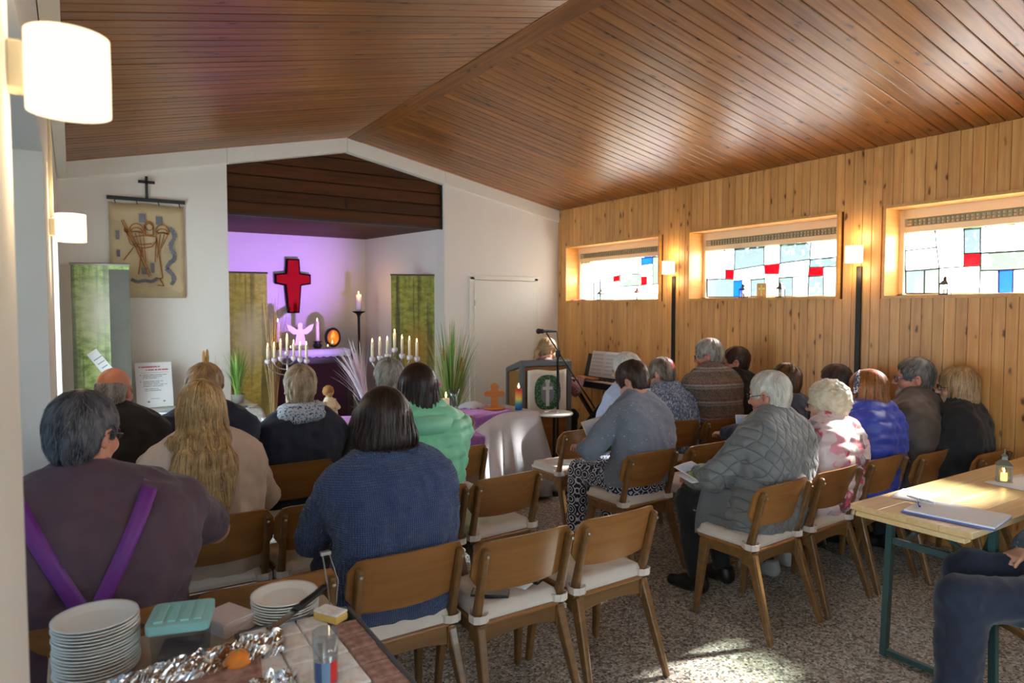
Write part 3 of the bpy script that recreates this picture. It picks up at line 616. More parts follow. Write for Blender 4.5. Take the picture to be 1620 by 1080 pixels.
def menorah(loc, rz, label, zb, cupm, k=1., pole=None):
    r = thing('menorah', label, 'candelabrum', loc, rz, 'seven-branched candelabra')
    st = M['steel']; sp_ = .056*k
    obj('stem', MB().tube([(0, 0, zb-.02), (0, 0, zb+.225*k)], .008), st, r, True)
    if pole: obj('pole', MB().box((0, .0, zb/2-.02), (.035, .02, zb)), M['cream'], r, bevel=.003)
    obj('foot', MB().lathe([(0, 0), (.11, 0), (.11, .012), (.03, .03), (.012, .06), (0, .06)], 20), st, r, True)
    if not pole: obj('column', MB().lathe([(.011, .05), (.014, zb*.5), (.010, zb-.01)], 12), st, r, True)
    for i, rr in ((1, .5), (2, .75), (3, 1.)):
        w_ = sp_*i; dz = .09*k*rr+.02; pts = [(w_*math.sin(a), 0, zb+.195*k-.012*i-w_*.62*math.cos(a)) for a in np.linspace(-PI/2, PI/2, 17)]
        obj('arm', MB().tube(pts, .0055, 8), st, r, True)
    for i in range(-3, 4):
        z0 = zb+.195*k-.012*abs(i)+(.035*k if i == 0 else 0)
        obj('candle_cup', MB().lathe([(.006, -.005), (.016, 0), (.024, .012), (.023, .03), (.016, .036), (.014, .028), (0, .026)], 14, (i*sp_, 0, z0)), cupm, r, True)
        h_ = .135*k*RNG.uniform(.85, 1.02); candle_into(r, i*sp_, 0, z0+.026, .0105, h_)
    glow(0, -.05, zb+.44*k, .55, r); return r
cupm = flat('porcelain_cup', (208, 196, 206), .35)
menorah((1.50, 5.80, 0), math.radians(-20), 'seven-branched menorah with lit candles on a tall pole, left of the altar', 1.05, cupm, .92, pole=True)
menorah((2.13, 5.02, .755), math.radians(-24), 'seven-branched menorah with lit candles behind the grey-haired head', .315, flat('pale_mint_cup', (214, 206, 214), .35), 1.03)
# ================================================================== ALCOVE ALTAR
al = thing('altar', 'dark wooden altar with a violet front panel in the alcove', 'altar', (2.2, 7.98, 0))
dk = wood('altar_wood', (50, 34, 40), (74, 50, 56), .45, knots=False); vio = flat('violet_cloth', (70, 34, 58), .95, bump=.4)
obj('top', MB().box((0, 0, 1.155), (1.16, .50, .05)), dk, al, bevel=.004)
for s in (-1, 1): obj('side_panel', MB().box((s*.53, 0, .565), (.07, .46, 1.13)), dk, al, bevel=.004)
obj('rail', MB().box((0, -.21, 1.075), (1.0, .05, .11)), dk, al, bevel=.003); obj('front_panel', MB().box((0, -.20, .55), (.99, .02, .94)), vio, al); obj('plinth', MB().box((0, -.21, .06), (1.1, .06, .12)), dk, al)
mb = MB(); n = 40
mb.grid(lambda u, v: ((u-.5)*1.06, -.262+.50*max(0, v-.25)/.75 if v > .25 else -.262-.002*math.sin(u*60), (1.1835 if v >= .25 else 1.1835-(.25-v)/.25*(.075+.012*abs(math.sin(u*PI*13))))), 78, 8)
o = obj('lace_cloth', mb, flat('lace_white', (226, 218, 232), .9, bump=.4), None, True, loc=(2.2, 7.98, 0)); o.modifiers.new('t', 'SOLIDIFY').thickness = .002
tag(o, 'white lace-edged cloth lying over the altar top', 'tablecloth')
ZA = 1.186
ang = thing('angel_figure', 'white flat angel cutout on the altar below the cross', 'figurine', (2.20, 7.93, ZA))
ap = [(-.075, 0), (.075, 0), (.045, .17), (.075, .165), (.135, .215), (.16, .29), (.10, .268), (.04, .225), (.022, .232), (.030, .262), (.026, .292), (0, .306), (-.026, .292), (-.030, .262), (-.022, .232), (-.04, .225), (-.10, .268), (-.16, .29), (-.135, .215), (-.075, .165), (-.045, .17)]
obj('angel', MB().prism(ap, -.01, .01, XZ), M['white'], ang, bevel=.003); obj('base', MB().box((0, 0, .008), (.18, .07, .016)), M['wax'], ang)
def stick(x, h, label):
    r = thing('candle_holder', label, 'candlestick', (x, 7.93, ZA), 0, 'candles in black holders on the altar')
    obj('holder', MB().lathe([(.0, 0), (.035, 0), (.05, .02), (.052, .045), (.03, .062), (.05, .075), (.05, .082), (0, .082)], 18), M['black'], r, True); candle_into(r, 0, 0, .08, .021, h); return r
stick(1.95, .235, 'lit white candle in a black holder left of the angel cutout'); stick(2.40, .235, 'lit white candle in a black holder right of the angel cutout')
def egg(x, z_, rz, label):
    r = thing('egg_lantern', label, 'lantern', (x, 8.02, ZA), rz, 'black oval lanterns')
    n = 28; outer = []; prof = [(.0, 0), (.055, .004), (.085, .05), (.094, .11), (.082, .18), (.05, .225), (0, .245)]
    def P(i, k):
        rr, zz = prof[i]; a = 2*PI*k/n; return (rr*math.cos(a), rr*math.sin(a)*.62+.0, zz)
    pass
    ov = lambda a, k, z0: (math.sin(a)*.092*k, math.cos(a)*.118*k+.122)
    A_ = np.linspace(0, 2*PI, 33)[:-1]
    fr_ = [ov(a, 1, 0) for a in A_]; inn = [ov(a, .76, 0) for a in A_]; N_ = 32
    vs = [(p[0], -.05, p[1]) for p in fr_]+[(p[0], -.055, p[1]) for p in inn]+[(p[0]*.82, .05, (p[1]-.12)*.9+.12) for p in fr_]+[(p[0]*.8, .02, (p[1]-.12)*.85+.12) for p in inn]
    fs = [(i, (i+1) % N_, N_+(i+1) % N_, N_+i) for i in range(N_)]+[((i+1) % N_, i, 2*N_+i, 2*N_+(i+1) % N_) for i in range(N_)]+[tuple(range(2*N_, 3*N_))]
    obj('shell', MB().add(vs, fs), M['black'], r, True)
    gold = flat('gold_leaf_lining', (206, 150, 62), .35, metal=.6)
    obj('gold_lining', MB().add([vs[i] for i in range(N_, 2*N_)]+[vs[i] for i in range(3*N_, 4*N_)], [(i, (i+1) % N_, N_+(i+1) % N_, N_+i) for i in range(N_)]+[tuple(range(N_, 2*N_))]), gold, r, True)
    obj('tealight', MB().lathe([(0, 0), (.019, 0), (.019, .016), (0, .016)], 14, (0, -.02, .036)), M['wax'], r); flame(r, 0, -.02, .052, 1.1); glow(0, -.03, .10, .12, r); return r
egg(2.60, 0, 0, 'black oval lantern with gold lining, right end of the altar'); egg(1.70, 0, .1, 'black oval lantern half hidden behind the yellow forest banner')
def tealight(x, y, label):
    r = thing('tealight', label, 'tealight', (x, y, ZA), 0, 'small tealights on the altar'); obj('glass_cup', MB().lathe([(0, 0), (.024, 0), (.026, .05), (.023, .05), (.021, .008), (0, .008)], 14), M['clear'], r, True)
    obj('wax_disc', MB().lathe([(0, .009), (.02, .009), (.02, .022), (0, .022)], 12), M['wax'], r); flame(r, 0, 0, .022, .8)
tealight(2.50, 7.86, 'glass tealight beside the right oval lantern'); tealight(2.06, 7.82, 'glass tealight in front of the angel, left'); tealight(1.83, 7.84, 'glass tealight at the left end of the altar')
fs_ = thing('floor_candlestick', 'tall dark floor candlestick with a lit candle in the alcove corner', 'candlestick', (2.93, 8.0, 0))
obj('foot', MB().lathe([(0, 0), (.14, 0), (.13, .02), (.03, .05), (0, .05)], 20), M['iron'], fs_, True); obj('shaft', MB().lathe([(.014, .04), (.012, .8), (.016, 1.55), (.03, 1.585)], 12), M['iron'], fs_, True)
obj('drip_pan', MB().lathe([(0, 1.58), (.02, 1.58), (.075, 1.61), (.078, 1.618), (0, 1.606)], 20), M['iron'], fs_, True); candle_into(fs_, 0, 0, 1.607, .034, .215); glow(0, -.06, 1.90, 2.2, fs_)
# violet spotlight for the alcove
for x, y, tgt, e, lb in ((2.75, 6.12, (1.92, 8.53, 2.38), 400, 'small black stand spotlight in front of the altar, aimed into the alcove'),):
    d = (Vector(tgt)-Vector((x, y, .80))).normalized(); r = thing('spotlight', lb, 'spotlight', (x, y, .65), 0)
    e_ = d.to_track_quat('Z', 'Y').to_euler()
    obj('housing', MB().lathe([(0, -.09), (.05, -.09), (.055, .06), (.048, .06), (.045, .04), (0, .04)], 18), M['black'], r, True, loc=(0, 0, .15), rot=e_); obj('stand', MB().lathe([(0, -.65), (.12, -.65), (.12, -.635), (.012, -.62), (.012, .08), (0, .08)], 16), M['black'], r)
    l = bpy.data.lights.new('violet_spot', 'SPOT'); l.energy = e; l.color = (.46, .22, 1.0); l.spot_size = math.radians(54); l.spot_blend = 1.; l.shadow_soft_size = .03
    lo = bpy.data.objects.new('violet_spot', l); C.objects.link(lo); lo.parent = r; lo.location = Vector((0, 0, .15))+d*.07; lo.rotation_euler = d.to_track_quat('-Z', 'Y').to_euler()
# ================================================================== FRONT TABLE WITH DRAPES
ft = thing('altar_table', 'long draped table between the front row and the alcove', 'table', (2.44, 5.18, 0))
obj('tabletop', MB().box((0, 0, .73), (1.94, .60, .03)), M['ply'], ft, bevel=.004)
for sx in (-1, 1):
    for sy in (-1, 1): obj('leg', MB().bar((sx*.88, sy*.24, .72), (sx*.90, sy*.25, 0), .04, .04), M['iron'], ft)
t = NT('white_satin'); co = t.coord(); c = lin((228, 228, 236)); t.bsdf(t.mix(t.noise(co, 30, 3), tuple(v*.85 for v in c), c), .42, bump=t.noise(co, 90, 3), bstr=.25, bdist=.003, sheen=.5); M['satin'] = t.m
def drape(nm, x0, x1, y0, y1, z, hem, mat, nf, amp, flare, label, cat, ends=('l', 'r'), thick=.004, floorpool=0.):
    """cloth over a table: flat top and one continuous skirt of folds round it"""
    r_ = .05; loop = []
    nx, ny_ = 46, 18
    for i in range(nx): loop.append((x0+(x1-x0)*i/nx, y0, 0, -1))
    for i in range(ny_): loop.append((x1, y0+(y1-y0)*i/ny_, 1, 0))
    for i in range(nx): loop.append((x1-(x1-x0)*i/nx, y1, 0, 1))
    for i in range(ny_): loop.append((x0, y1-(y1-y0)*i/ny_, -1, 0))
    n = len(loop); mb = MB(); rows = 12; vs = []
    cx, cy = (x0+x1)/2, (y0+y1)/2
    for k in range(rows+1):
        t_ = k/rows
        for i, (x, y, nx_, ny2) in enumerate(loop):
            if True:
                # blend normals near corners
                a = loop[(i-3) % n]; b = loop[(i+3) % n]; ux, uy = a[2]+b[2]+nx_, a[3]+b[3]+ny2; L_ = math.hypot(ux, uy) or 1; ux, uy = ux/L_, uy/L_
            ph = i/n*nf*2*PI; f = (math.sin(ph+1.2*math.sin(ph*.37))*.6+.4*math.sin(ph*1.9+2))*amp*min(1, t_*1.6)
            o = .006+flare*t_**.8*.9+f; h = hem if not callable(hem) else hem(x, y)
            zz = z-(z-h)*t_ if t_ > 0 else z
            rd = .02*(1-min(1, t_*10)); vs.append((x+ux*(o-rd), y+uy*(o-rd), zz))
    fs = [(k*n+i, k*n+(i+1) % n, (k+1)*n+(i+1) % n, (k+1)*n+i) for k in range(rows) for i in range(n)]
    mb.add(vs, fs); mb.add([vs[i] for i in range(n)]+[(cx, cy, z+.002)], [(i, n, (i+1) % n) for i in range(n)])
    o = obj(nm, mb, mat, None, True); o.modifiers.new('t', 'SOLIDIFY').thickness = thick; return tag(o, label, cat)
drape('tablecloth', 1.46, 3.42, 4.87, 5.49, .752, .03, M['satin'], 30, .055, .15, 'shiny white cloth hanging in folds at the right end of the front table', 'tablecloth')
t = NT('purple_velvet'); co = t.coord(); v = t.noise(t.mapv(co, (26, 26, 14)), 1., 4, .65); b = t.bsdf(t.ramp(v, [(.3, lin((66, 8, 92))), (.7, lin((116, 34, 140)))]), .55, bump=v, bstr=.5, bdist=.004, sheen=1.); b.inputs['Sheen Tint'].default_value = (.9, .45, .95, 1); M['velvet'] = t.m
# purple runner: over the table, down a low step in front
pv = MB(); nu, nv = 40, 30
prof = [(5.46, .762), (5.30, .764), (5.08, .764), (4.90, .762), (4.86, .745), (4.845, .69), (4.83, .662), (4.74, .658), (4.60, .656), (4.565, .64), (4.555, .58), (4.55, .50), (4.548, .42), (4.545, .36)]
pd = np.array(prof); sl_ = np.r_[0, np.cumsum(np.linalg.norm(np.diff(pd, axis=0), axis=1))]; sl_ /= sl_[-1]
def pvf(u, v):
    y = np.interp(v, sl_, pd[:, 0]); z = np.interp(v, sl_, pd[:, 1]); xr_ = np.interp(v, [0, .38, .56, 1], [3.22, 3.22, 2.74, 2.64]); x = 1.74+u*(xr_-1.74); hang = max(0, v-.72)/.28
    z = z+hang*(.10*(2*u-1)**2)+.004*math.sin(u*30+v*9)*(1 if v < .72 else 2.5); y = y-hang*.02*math.sin(u*22); return (x, y, z)
pv.grid(pvf, nu, nv); o = obj('velvet_runner', pv, M['velvet'], None, True); o.modifiers.new('t', 'SOLIDIFY').thickness = .005
tag(o, 'purple velvet cloth draped over the middle of the front table and its low step', 'cloth')
st_ = thing('step_box', 'low wooden box under the purple velvet in front of the table', 'box', (2.22, 4.73, 0)); obj('board', MB().box((0, 0, .637), (.94, .27, .025)), M['ply'], st_, bevel=.003)
for s in (-1, 1): obj('side_panel', MB().box((s*.44, 0, .312), (.02, .24, .625)), M['ply'], st_)
# things on the table
wc = thing('wooden_cross', 'orange-brown wooden cross on a round base, on the front table', 'cross', (3.11, 5.12, .767)); ow = wood('cross_wood', (168, 92, 36), (206, 128, 58), .35, knots=False)
obj('base', MB().lathe([(0, 0), (.095, 0), (.098, .008), (.09, .018), (0, .018)], 28), ow, wc, True, bevel=0)
def lobe(cx, cy, r, a0, a1, n=8): return [(cx+r*math.cos(math.radians(a0+(a1-a0)*i/n)), cy+r*math.sin(math.radians(a0+(a1-a0)*i/n))) for i in range(n+1)]
cp = [(.032, .018), (.028, .11)]+lobe(.066, .135, .024, -110, 110)+[(.036, .160)]+lobe(0, .195, .036, -40, 220)+[(-.036, .160)]+lobe(-.066, .135, .024, 70, 290)+[(-.028, .11), (-.032, .018)]
obj('cross', MB().prism(cp, -.012, .012, XZ), ow, wc, bevel=.004)
wc.rotation_euler = (0, 0, math.radians(-28))
t = NT('rainbow_wax'); co = t.coord(); x, y, z = t.sep(co); t.bsdf(t.ramp(t.math('DIVIDE', z, .19), [(0, lin((40, 96, 190))), (.28, lin((70, 150, 200))), (.38, lin((150, 190, 120))), (.52, lin((240, 214, 110))), (.72, lin((244, 150, 66))), (.95, lin((214, 44, 40)))]), .5); M['rainbow'] = t.m
candle(3.30, 5.02, .756, .031, .185, 'thick rainbow-striped lit candle at the right end of the front table', 'rainbow')
candle(2.56, 4.98, .766, .030, .150, 'thick cream lit candle beside the green jacket shoulder')
va = thing('glass_vase', 'flared clear glass vase beside the cream candle', 'vase', (2.74, 5.18, .766)); obj('vessel', MB().lathe([(0, 0), (.04, 0), (.042, .01), (.034, .05), (.038, .12), (.055, .195), (.052, .195), (.034, .12), (.030, .05), (.034, .012), (0, .012)], 24), M['clear'], va, True)
pf = thing('pink_flower', 'bright pink paper flower beside the dark-haired head', 'flower', (2.53, 5.10, .766)); pk = flat('pink_petal', (226, 70, 180), .7)
obj('stem', MB().tube([(0, 0, 0), (.005, 0, .24)], .003, 6), flat('stem_green', (70, 110, 50), .7), pf)
for k in range(6):
    a = k*PI/3; obj('petal', MB().lathe([(0, -.004), (.02, -.002), (.022, .002), (0, .004)], 10, sy=.55), pk, pf, True, loc=(.005+.018*math.cos(a), .018*math.sin(a), .245+.012*(k % 2)), rot=(.5*math.sin(a)+.9, -.5*math.cos(a), a))
def robe(x, y, z, k, label, robe_m, star=False, wings=False, rz=0.):
    r = thing('angel_statuette', label, 'figurine', (x, y, z), rz)
    obj('robe', MB().lathe([(0, 0), (.052*k, 0), (.056*k, .02*k), (.048*k, .09*k), (.036*k, .15*k), (.024*k, .175*k), (.012*k, .182*k), (0, .183*k)], 20), robe_m, r, True); hd_m = flat('figurine_face', (222, 178, 130), .6)
    obj('head', MB().lathe([(0, 0), (.018*k, .006*k), (.028*k, .028*k), (.022*k, .052*k), (0, .06*k)], 16, (0, 0, .176*k)), hd_m, r, True)
    obj('hair', MB().lathe([(.027*k, .014*k), (.034*k, .03*k), (.028*k, .056*k), (.012*k, .068*k), (0, .069*k)], 16, (.0, .006*k, .178*k)), flat('figurine_hair', (176, 122, 66), .8, bump=.6), r, True)
    mb = MB()
    for s in (-1, 1): mb.tube([(s*.034*k, 0, .150*k), (s*.048*k, -.02*k, .115*k), (s*.012*k, -.05*k, .12*k)], [.016*k, .016*k, .011*k], 8)
    obj('arms', mb, robe_m, r, True)
    if star:
        pts = [((.026 if i % 2 == 0 else .011)*k*math.sin(i*PI/5), .05*k+(.026 if i % 2 == 0 else .011)*k*math.cos(i*PI/5)) for i in range(10)]; obj('star', MB().prism(pts, -.058*k, -.050*k, XZ), flat('gold_star', (196, 132, 44), .5), r)
    if wings:
        for s in (-1, 1): obj('wing', MB().prism([(s*.01*k, .11*k), (s*.05*k, .165*k), (s*.075*k, .16*k), (s*.06*k, .12*k), (s*.02*k, .085*k)], .03*k, .04*k, XZ), M['white'], r)
    return r
cream_m = flat('cream_ceramic', (232, 214, 178), .55)
robe(1.60, 5.02, .756, 1.30, 'cream angel statuette with a gold star, beside the blond cropped head', cream_m, True, True, .35)
robe(2.63, 4.80, .663, .62, 'small pale angel statuette with spread arms on the purple cloth', flat('pale_pink_ceramic', (222, 196, 190), .5), False, True, .3)
robe(2.70, 4.80, .663, .50, 'small brown and white statuette behind the lace plate', flat('stone_ceramic', (150, 124, 100), .6), False, False, -.4)
dp = thing('lace_plate', 'round white lace-edged plate on the purple cloth', 'plate', (2.56, 4.70, .663)); obj('dish', MB().lathe([(0, .004), (.07, .004), (.088, .014), (.09, .018), (.07, .010), (0, .009)], 28), M['white'], dp, True)
for k in range(18): a = 2*PI*k/18; obj('bead', MB().lathe([(0, -.010), (.009, -.005), (.010, .002), (.006, .009), (0, .011)], 8, (.092*math.cos(a), .092*math.sin(a), .016)), M['white'], dp, True)
nk = MB(); nk.grid(lambda u, v: (2.90+.20*u-.05*v, 5.20+.16*v, .768+.05*math.sin(u*PI)**.7*math.sin(v*PI)**.6+.012*math.sin(u*17+v*5)), 18, 12)
o = obj('folded_cloth', nk, M['satin'], None, True); tag(o, 'crumpled white cloth left of the wooden cross', 'cloth'); o.modifiers.new('t', 'SOLIDIFY').thickness = .004
ob = thing('wooden_box', 'small orange-brown box on the front table above the dark bob', 'box', (1.93, 5.05, .764)); obj('body', MB().box((0, 0, .04), (.10, .10, .08)), ow, ob, bevel=.003); obj('lid', MB().box((0, 0, .086), (.106, .106, .012)), ow, ob, bevel=.003)
# ================================================================== PLANTS
def tuft(loc, n, h, spread, cols, label, pot=None, cattail=0, rz=0., wd=.006, name='grass_plant', lean=0.):
    r = thing(name, label, 'plant', loc, rz); rs = random.Random(int(loc[0]*991+loc[1]*77)); z0 = .0
    if pot:
        k, m, hh, rad = pot; z0 = hh-.02
        if k == 'square': obj('pot', MB().add(*[[( sx*rad*w_, sy*rad*w_, z) for z, w_ in ((0, .8), (hh, 1)) for sx, sy in ((-1, -1), (1, -1), (1, 1), (-1, 1))], [(3, 2, 1, 0), (4, 5, 6, 7), (0, 1, 5, 4), (1, 2, 6, 5), (2, 3, 7, 6), (3, 0, 4, 7)]]), m, r, bevel=.004)
        else: obj('pot', MB().lathe([(0, 0), (rad*.75, 0), (rad, hh), (rad*.92, hh), (rad*.9, hh-.03), (0, hh-.03)], 24), m, r, True)
    per = [MB() for _ in cols]
    for i in range(n):
        a = rs.uniform(0, 2*PI); L = h*rs.uniform(.55, 1.05); s_ = spread*rs.uniform(.1, 1.) ; b0 = (math.cos(a)*.03*rs.random(), math.sin(a)*.03*rs.random(), z0); mb = per[rs.randrange(len(cols))]
        tw = a+PI/2; vs = []; ns = 6
        for k in range(ns+1):
            t_ = k/ns; rr = s_*t_**1.7; zz = z0+(L-z0*.0)*t_*(1-.22*(s_/max(spread, .01))*t_); ww = wd*(1-t_)**.7*.5+.0006
            px, py = b0[0]+math.cos(a)*rr+lean*t_, b0[1]+math.sin(a)*rr
            vs += [(px-math.cos(tw)*ww, py-math.sin(tw)*ww, zz), (px+math.cos(tw)*ww, py+math.sin(tw)*ww, zz)]
        mb.add(vs, [(2*k, 2*k+1, 2*k+3, 2*k+2) for k in range(ns)])
    for mb, m in zip(per, cols):
        o = obj('blades', mb, m, r, fix=False)
        o['kind'] = 'stuff'
    for i in range(cattail):
        a = rs.uniform(0, 2*PI); x_, y_ = .12*math.cos(a), .08*math.sin(a); zt_ = h*rs.uniform(.75, .95)
        st2 = obj('stalk', MB().tube([(0, 0, z0), (x_*.5, y_*.5, zt_*.5), (x_, y_, zt_)], .003, 5), cols[0], r); obj('cattail', MB().lathe([(0, 0), (.012, .01), (.015, .06), (.010, .13), (0, .15)], 10, (x_, y_, zt_-.02)), flat('cattail_brown', (178, 126, 66), .9, bump=.5), st2, True)
    return r
gA, gB, gC = flat('grass_green', (92, 146, 56), .6), flat('grass_light', (156, 186, 96), .6), flat('grass_dry', (186, 160, 104), .8)
grp = flat('stone_pot', (150, 146, 140), .8)
tuft((3.13, 5.98, 0), 260, 1.36, .36, (gA, gB, gA, gC), 'tall green grass plant with cattails in front of the white door', ('round', grp, .28, .14), 3, wd=.014)
tuft((1.24, 6.50, .80), 120, .46, .14, (gA, gB), 'green grass plant behind the brochures, left of the yellow banner', ('round', grp, .08, .06), 0, wd=.012)
tuft((1.06, 6.55, .80), 50, .40, .10, (gC, flat('grass_pale', (198, 194, 184), .8)), 'small dry grass plant with brown seed heads behind the light-haired man', ('round', grp, .07, .05), 2)
tuft((1.42, 5.95, 0), 90, 1.22, .13, (gC, flat('reed_brown', (150, 112, 76), .8)), 'dry beige reeds in a white pot left of the altar', ('square', M['white'], .72, .085), 0)
tuft((2.04, 5.38, .754), 110, .62, .15, (flat('white_reed', (248, 238, 246), .7), flat('violet_lit_reed', (226, 200, 218), .7)), 'white reed bunch tinted with painted violet light, left of the right menorah', ('round', M['white'], .08, .05), 0, lean=-.15, wd=.017)  # violet spotlight tint put into the colour of the white reeds
tuft((1.93, 5.20, .764), 4, .20, .30, (flat('pale_leaf', (206, 222, 196), .6),), 'single pale arching leaf in a small pot above the dark bob', ('round', M['white'], .05, .03), 0, wd=.016)
# ================================================================== BROCHURE TABLE (left front)
bt = thing('brochure_table', 'cloth-covered side table along the front wall at left', 'table', (.80, 6.38, 0)); obj('tabletop', MB().box((0, 0, .775), (1.10, .62, .03)), M['ply'], bt)
for sx in (-1, 1):
    for sy in (-1, 1): obj('leg', MB().bar((sx*.5, sy*.26, .76), (sx*.5, sy*.26, 0), .04, .04), M['iron'], bt)
t = NT('white_damask'); co = t.coord(); v = t.vor(co, 40); c = lin((208, 204, 198)); t.bsdf(t.mix(t.ramp(t.noise(co, 38, 4), [(.45, (0, 0, 0)), (.6, (1, 1, 1))]), tuple(x*.8 for x in c), c), .6, bump=v, bstr=.2, bdist=.002); M['damask'] = t.m
drape('tablecloth', .23, 1.36, 6.05, 6.71, .797, .25, M['damask'], 16, .022, .05, 'white damask cloth over the side table of brochures', 'tablecloth')
sg = thing('info_sign', 'white printed sign with red heading leaning on the brochure table', 'sign', (.585, 6.60, .799), math.radians(4))
bo = obj('board', MB().box((0, 0, .195), (.285, .006, .39)), M['paper'], sg); bo.rotation_euler = (-.2, 0, 0)
red = flat('print_red', (190, 70, 76), .8); gry = flat('print_grey', (120, 118, 128), .8); mb = MB(); m2 = MB()
def textrow(mb, x0, x1, z, h):
    x = x0; rr = random.Random(int(z*1e4))
    while x < x1: 
        w_ = min(rr.uniform(.006, .012), x1-x); mb.box((x+w_/2, -.0036, z), (w_*.8, .0008, h*rr.uniform(.7, 1.))); x += w_*(1 if rr.random() > .18 else 1.7)
textrow(mb, -.115, .05, .352, .014); textrow(mb, -.06, .12, .326, .014); mb.box((.01, -.0036, .302), (.22, .0008, .0016)); 
for z in (.282, .268, .254, .226, .212, .198, .184): textrow(m2, -.085, .10-.03*(int(z*1000) % 3), z, .006)
for z in (.282, .226): m2.box((-.104, -.0036, z), (.008, .0008, .008))
textrow(m2, -.075, .03, .160, .006); textrow(m2, -.075, .05, .146, .006); m2.box((-.05, -.0036, .05), (.016, .0008, .014)); m2.box((.07, -.0036, .05), (.014, .0008, .012)); m2.box((-.0, -.0036, .075), (.07, .0008, .003))
a_ = obj('red_heading', mb, red, bo); b_ = obj('grey_text', m2, gry, bo)
lv = [(200, 120, 130), (150, 160, 190), (230, 230, 226), (180, 170, 190), (120, 130, 150), (210, 200, 170)]
def brochure(x, y, z, rz, rgb, label, w_=.105, l_=.15, tilt=0.):
    r = thing('brochure', label, 'brochure', (x, y, z), rz, 'brochures laid on the side table'); obj('sheets', MB().box((0, 0, .003), (w_, l_, .006)), M['paper'], r); obj('cover', MB().box((0, 0, .0066), (w_, l_, .0012)), flat('cover_%d_%d_%d' % rgb, rgb, .5, nscale=60, var=.3), r); r.rotation_euler = (tilt, 0, rz); return r
for i, (x, y, lb) in enumerate(((.50, 6.28, 'pink'), (.64, 6.22, 'blue-grey'), (.78, 6.28, 'white'), (1.10, 6.22, 'lilac'), (1.20, 6.16, 'slate'), (1.28, 6.24, 'straw'))):
    brochure(x, y, .8005, RNG.uniform(-.5, .5), lv[i], ['pink brochure in front of the leaning sign', 'blue-grey brochure on the side table, right of the pink one', 'white brochure on the side table behind the blonde head', 'lilac brochure on the side table, right of the light-haired man', 'slate brochure at the right corner of the side table', 'straw-coloured brochure nearest the yellow banner'][i])
rk = thing('brochure_rack', 'dark slanted brochure holder beside the bald man', 'rack', (.40, 6.22, .80), .5); obj('tray', MB().box((0, 0, .02), (.18, .12, .02)), M['black'], rk, bevel=.003, rot=(.35, 0, 0)); obj('leaflet', MB().box((0, .0, .045), (.16, .11, .004)), M['paper'], rk, rot=(.35, .12, 0))
# ================================================================== LECTERN, MICROPHONE, KEYBOARD
lc = thing('lectern', 'grey steel-framed wooden lectern with a cream banner', 'lectern', (3.80, 5.42, 0), math.radians(-12))
fr_ = [('post', (-.24, -.16, .575), (.045, .045, 1.15)), ('post', (.24, -.16, .575), (.045, .045, 1.15)), ('post', (-.24, .20, .53), (.045, .045, 1.06)), ('post', (.24, .20, .53), (.045, .045, 1.06))]
for nm, c_, d_ in fr_: obj(nm, MB().box(c_, d_), M['grey'], lc, bevel=.003)
obj('top_rail', MB().box((0, -.16, 1.13), (.44, .045, .045)), M['grey'], lc, bevel=.003); obj('bottom_rail', MB().box((0, -.16, .06), (.44, .045, .045)), M['grey'], lc, bevel=.003)
for s in (-1, 1): obj('side_rail', MB().bar((s*.24, -.15, 1.13), (s*.24, .21, 1.045), .045, .045), M['grey'], lc); obj('side_panel', MB().box((s*.24, .02, .56), (.012, .32, .98)), M['ply'], lc)
obj('front_panel', MB().box((0, -.15, .57), (.44, .012, 1.06)), M['ply'], lc); obj('reading_board', MB().bar((0, -.15, 1.155), (0, .22, 1.065), .50, .018), M['grey'], lc)
bn_ = thing('lectern_banner', 'cream cloth banner with a green leaf wreath and white cross, on the lectern', 'banner', (3.80, 5.42, 0), math.radians(-12))
mb = MB(); mb.grid(lambda u, v: ((u-.5)*.40, -.200-.004*math.sin(u*11), 1.07-.42*v+.008*math.sin(u*7)), 12, 10); o = obj('cloth', mb, flat('cream_linen', (226, 218, 204), .95, bump=.4), bn_, True); o.modifiers.new('t', 'SOLIDIFY').thickness = .004
t = NT('leaf_print'); co = t.coord(); v = t.vor(co, 60); t.bsdf(t.ramp(v, [(.2, lin((128, 150, 116))), (.45, lin((44, 92, 62))), (.8, lin((20, 62, 42)))]), .9); leafm = t.m
ovp = lambda a, k: (math.copysign(abs(math.cos(a))**.75, math.cos(a))*.135*k, .86+math.copysign(abs(math.sin(a))**.75, math.sin(a))*.165*k)
A_ = np.linspace(0, 2*PI, 41)[:-1]; mb = MB(); vs = [(ovp(a, 1)[0], -.2085, ovp(a, 1)[1]) for a in A_]+[(ovp(a, .50)[0], -.2085, ovp(a, .62)[1]) for a in A_]
mb.add(vs, [(i, 40+i, 40+(i+1) % 40, (i+1) % 40) for i in range(40)]); obj('leaf_wreath', mb, leafm, bn_, fix=False)
mb = MB(); mb.add([(ovp(a, .52)[0], -.2075, ovp(a, .64)[1]) for a in A_], [tuple(range(40))]); obj('grey_field', mb, flat('print_grey_blue', (120, 124, 136), .9), bn_, fix=False)
obj('cross_print', MB().box((0, -.2092, .85), (.034, .001, .24)).box((0, -.2092, .90), (.10, .001, .028)).box((0, -.2092, .965), (.05, .001, .03)), flat('print_white', (214, 214, 214), .9), bn_)
mst = thing('microphone_stand', 'black microphone stand with a boom arm before the lectern', 'microphone', (3.70, 4.98, 0))
for k in range(3): a = k*2*PI/3+.4; obj('leg', MB().tube([(0, 0, .16), (math.cos(a)*.28, math.sin(a)*.28, .012)], .009), M['black'], mst)
obj('pole', MB().tube([(0, 0, .08), (0, 0, 1.22)], .0115), M['black'], mst, True); obj('clutch', MB().lathe([(0, -.03), (.022, -.03), (.024, .03), (0, .03)], 12, (0, 0, 1.24)), M['black'], mst, rot=None)
